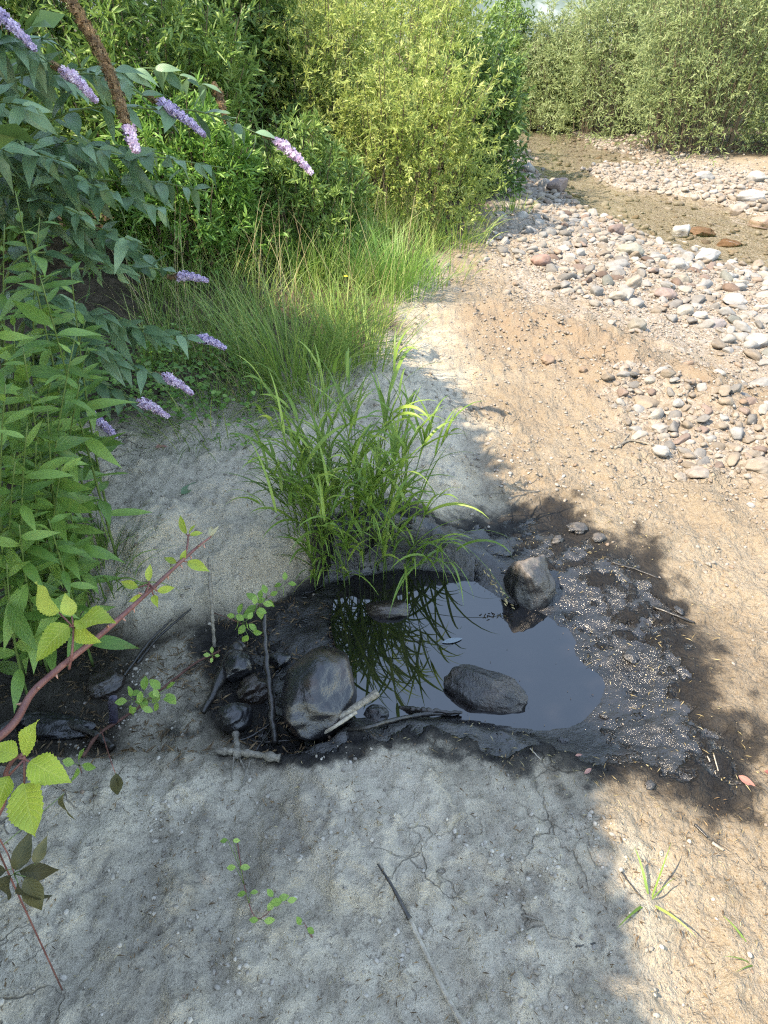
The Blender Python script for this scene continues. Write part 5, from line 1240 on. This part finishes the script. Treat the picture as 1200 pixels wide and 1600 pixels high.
sprig('brown wilted bramble leaves drooping at the left edge', at(-0.62, 0.62), [at(-0.62, 0.62), Q(-20, 1290, 1.0), Q(10, 1330, 1.02), Q(22, 1365, 1.02)],
      [(24, 1360, .3, -.8, 1.02, .05), (30, 1362, .9, .2, 1.02, .05), (40, 1370, .5, .9, 1.01, .055), (18, 1368, -.6, .9, 1.02, .06), (10, 1360, -1, .1, 1.02, .05), (28, 1380, .2, 1, 1.0, .05), (55, 1350, .3, -.9, 1.03, .035), (100, 1240, -.2, .9, 1.1, .04)], LEAF_WL, 'wilted_sprig', 'bramble', 0.7)
sprig('straggling creeper with small leaves on the foreground clay', G(385, 1440), [G(372, 1320, .01), G(378, 1360, .012), G(388, 1410, .012), G(405, 1440, .01), G(440, 1410, .014)],
      ring(372, 1355, 2, 14, 1.50, .020) + ring(388, 1395, 2, 14, 1.47, .018) + ring(430, 1405, 3, 20, 1.46, .022) + ring(445, 1408, 2, 16, 1.45, .022) + ring(408, 1438, 2, 18, 1.44, .020) + ring(360, 1312, 2, 16, 1.53, .016), LEAF_SD, 'creeper', 'creeper')
sprig('two small round leaves on the foreground clay', G(480, 1455), [G(488, 1465), G(475, 1445, .01)], [(470, 1445, -.4, -1, 1.43, .020), (480, 1450, .9, .7, 1.43, .020)], LEAF_SD)
# leaves lying about
def fallen(label, px, py, L, mesh, az, name='fallen_leaf'):
    p = on(px, py, 0.008); n = np.array([r.uniform(-.3, .3), -0.35, 1])
    o = ob(name, mesh, None, label=label, cat='leaf'); o.matrix_basis = basis_matrix(p, np.array([math.cos(az), math.sin(az), 0.1]), n, L)
fallen('dark green leaf lying on the grey bank', 284, 775, 0.10, LEAF_BUD[0], 1.1)
M_FLOAT = mat_leaf('floating_leaf', (0.10, 0.14, 0.17), (0.14, 0.18, 0.21), (0.18, 0.22, 0.25), 0.1, 0.25, obj_random=True, spec=0.8)
p = P(690, 1004, ZP + 0.003); o = ob('floating_leaf', leaf_mesh('floating_leaf', M_FLOAT, 0.30, 8, 0.02, 0.0, 0, .5, 0, 80, 0.7), None, label='slender bluish leaf floating on the pool', cat='leaf')
o.matrix_basis = basis_matrix(p, np.array([0.9, 0.25, 0]), np.array([0, 0, 1.0]), 0.07)
M_RED = mat_leaf('red_dead_leaf', (0.20, 0.07, 0.06), (0.30, 0.12, 0.10), (0.42, 0.22, 0.18), 0.2, 0.6, obj_random=True)
RL = leaf_mesh('dead_leaf', M_RED, 0.35, 8, 0.25, 0.3, 0, .45, .2, 81)
fallen('reddish dead leaf on the black mud at the right', 1152, 1215, 0.05, RL, -0.9, 'dead_leaf')
fallen('rusty dead leaf at the right edge of the mud', 1192, 1208, 0.035, RL, -0.4, 'dead_leaf')
fallen('small red dead leaf in front of the pool', 912, 1212, 0.03, RL, 0.6, 'dead_leaf')
fallen('tiny red dead leaf on the mud by the pool front', 898, 1184, 0.02, RL, 0.2, 'dead_leaf')
fallen('orange dead leaf at the edge of the ground cover', 243, 702, 0.05, RL, 0.4, 'dead_leaf')
# yellow flower in the grass
p = Q(540, 432, 3.95)
root = thing('yellow_flower', 'single small yellow flower above the meadow grass', 'flower', at(p[0], p[1])); off = np.array(root.location)
child_tube('stem', [off, p], 0.0015, 0.001, M_STEMG, root)
M_YF = mat_plain('yellow_petal', (0.80, 0.55, 0.03), 0.5)
YP = leaf_mesh('petal', M_YF, 0.7, 4, 0.05, 0.1, 0, .6, 0, 82)
for k in range(5):
    a = k * 1.257; o = ob('petal', YP, root); o.matrix_basis = basis_matrix(p - off, np.array([math.cos(a), math.sin(a) - .2, .3]), FACE, 0.012)
# ground cover of round leaves below the low butterfly bush
def cover(name, label, poly, n, L, mat, seed, hmax):
    r = np.random.RandomState(seed); poly = np.asarray(poly); lo, hi = poly.min(0), poly.max(0)
    x = r.uniform(lo[0], hi[0], n * 3); y = r.uniform(lo[1], hi[1], n * 3); k = (poly_sd(x, y, poly) < 0.06 * r.randn(n * 3)) & (fbm(x * 5 + seed, y * 5, 3) > -0.25)
    x, y = x[k][:n], y[k][:n]; n = len(x)
    p = np.stack([x, y, terrain(x, y) + hmax * r.rand(n) ** 1.5 + 0.01], -1); a = r.uniform(0, 6.28, n)
    v, f, t = leaves_np(p, np.stack([np.cos(a), np.sin(a), r.uniform(-.3, .4, n)], -1), norm(r.randn(n, 3) * .35 + [0, -.2, 1]), r.uniform(*L, n), r.uniform(*L, n) * 0.75, r.rand(n), 'oval')
    return ob(name, mesh_np(name, v, f, mat, True, {'tint': t}), label=label, cat='ground cover', kind='stuff')
cover('ground_cover', 'low round leaved ground cover at the foot of the bushes', PL([(140, 720), (230, 705), (300, 715), (400, 690), (450, 640), (400, 590), (260, 540), (140, 600)]), 1700, (0.018, 0.036), M_COVER, 501, 0.14)
cover('weeds', 'mixed green weeds under the bushes of the left bank', VEG, 16000, (0.02, 0.06), M_MIDG, 502, 0.32)
cover('trailing_creeper', 'thin trailing creeper leaves on the grey bank', PL([(290, 700), (340, 690), (420, 740), (400, 760), (330, 730)]), 46, (0.015, 0.026), M_COVER, 503, 0.05)

# litter of straw, bark and leaf crumbs, too fine to count
def litter(name, label, poly, n, seed, mat, L=(0.006, 0.03), W=(0.001, 0.003), dz=0.003):
    r = np.random.RandomState(seed); poly = np.asarray(poly); lo, hi = poly.min(0), poly.max(0)
    x = r.uniform(lo[0], hi[0], n * 3); y = r.uniform(lo[1], hi[1], n * 3); k = (poly_sd(x, y, poly) < 0) & (poly_sd(x, y, POOL) > 0.01) & (fbm(x * 6 + seed, y * 6, 3) > -0.1)
    x, y = x[k][:n], y[k][:n]; n = len(x); a = r.uniform(0, 6.28, n)
    p = np.stack([x, y, terrain(x, y) + dz + 0.006 * r.rand(n) ** 2], -1)
    d = np.stack([np.cos(a), np.sin(a), r.uniform(-.25, .35, n)], -1); L_ = r.uniform(0, 1, n) ** 2 * (L[1] - L[0]) + L[0]; W_ = r.uniform(*W, n)
    v, f, t = leaves_np(p, d, norm(r.randn(n, 3) * .5 + [0, 0, 1]), L_, W_, r.rand(n), 'rhomb')
    return ob(name, mesh_np(name, v, f, mat, True, {'tint': t}), label=label, cat='litter', kind='stuff')
LIT_H = PL([(-60, 990), (200, 975), (330, 965), (480, 920), (560, 900), (560, 1150), (450, 1200), (300, 1200), (100, 1210), (-60, 1220)], -0.05)
LIT_F = PL([(-60, 1200), (600, 1150), (900, 1200), (1260, 1280), (1300, 1620), (-100, 1620)])
LIT_B = PL([(100, 700), (350, 650), (640, 560), (740, 740), (700, 830), (470, 900), (160, 980)])
LIT_M = PL([(700, 800), (960, 800), (1100, 900), (1200, 1250), (1000, 1290), (700, 1200)])
litter('dark_litter', 'dark shreds of bark and rotten leaves in the hollow', LIT_H, 1500, 601, M_SPENT, (0.008, 0.05), (0.0015, 0.006), 0.004)
litter('straw_litter', 'straw crumbs scattered over the foreground clay', LIT_F, 700, 602, M_STRAW, (0.004, 0.022), (0.0008, 0.0022))
litter('bark_litter', 'brown crumbs scattered over the foreground clay', LIT_F, 1500, 603, M_SPENT, (0.003, 0.022), (0.001, 0.004))
litter('bank_litter', 'dry crumbs on the grey bank behind the hollow', LIT_B, 700, 604, M_SPENT, (0.005, 0.03), (0.001, 0.004))
litter('mud_litter', 'shreds of leaf and straw stuck in the black mud', LIT_M, 420, 605, M_STRAW, (0.005, 0.03), (0.001, 0.003))

# crumbs of the clay itself, lying in drifts
M_CRUMB = mat_stone('clay_crumb', [(0.0, (0.27, 0.24, 0.20)), (0.5, (0.42, 0.38, 0.32)), (1.0, (0.52, 0.475, 0.41))], obj_random=False)
rc = np.random.RandomState(71); N = 30000
qx = rc.uniform(-0.95, 0.75, N); qy = 0.4 + 2.6 * rc.rand(N) ** 1.2
qn = fbm(qx * 5 + 3, qy * 5 + 1, 3)
qk = (rc.rand(N) < 0.04 + 0.5 * sstep(0.15, 0.6, qn)) & (poly_sd(qx, qy, TAR) > 0.06) & (poly_sd(qx, qy, POOL) > 0.05) & (poly_sd(qx, qy, VEG) > -0.02)
qx, qy = qx[qk], qy[qk]
scatter_rocks('clay_crumbs', qx, qy, terrain(qx, qy), 0.0016 + 0.007 * rc.rand(len(qx)) ** 3, 0, 15, M_CRUMB, 'dry clay crumbs lying in drifts on the foreground and bank')
# specks and film flakes floating on the oil
rc = np.random.RandomState(72); N = 900
qx = rc.uniform(POOL[:, 0].min(), POOL[:, 0].max(), N); qy = rc.uniform(POOL[:, 1].min(), POOL[:, 1].max(), N); qd = poly_sd(qx, qy, POOL)
qk = (qd < -0.008) & (rc.rand(N) < 0.06 + 0.5 * sstep(-0.05, -0.01, qd)); qx, qy = qx[qk], qy[qk]; n = len(qx); an = rc.uniform(0, 6.28, n)
v, f, t = leaves_np(np.stack([qx, qy, np.full(n, ZP + 0.0025)], -1), np.stack([np.cos(an), np.sin(an), np.zeros(n)], -1), np.tile([0, 0, 1.0], (n, 1)), rc.uniform(.002, .010, n), rc.uniform(.001, .003, n), rc.rand(n), 'rhomb')
ob('floating_specks', mesh_np('floating_specks', v, f, M_SPENT, True, {'tint': t}), label='specks of leaf and bark floating near the rim of the pool', cat='litter', kind='stuff')
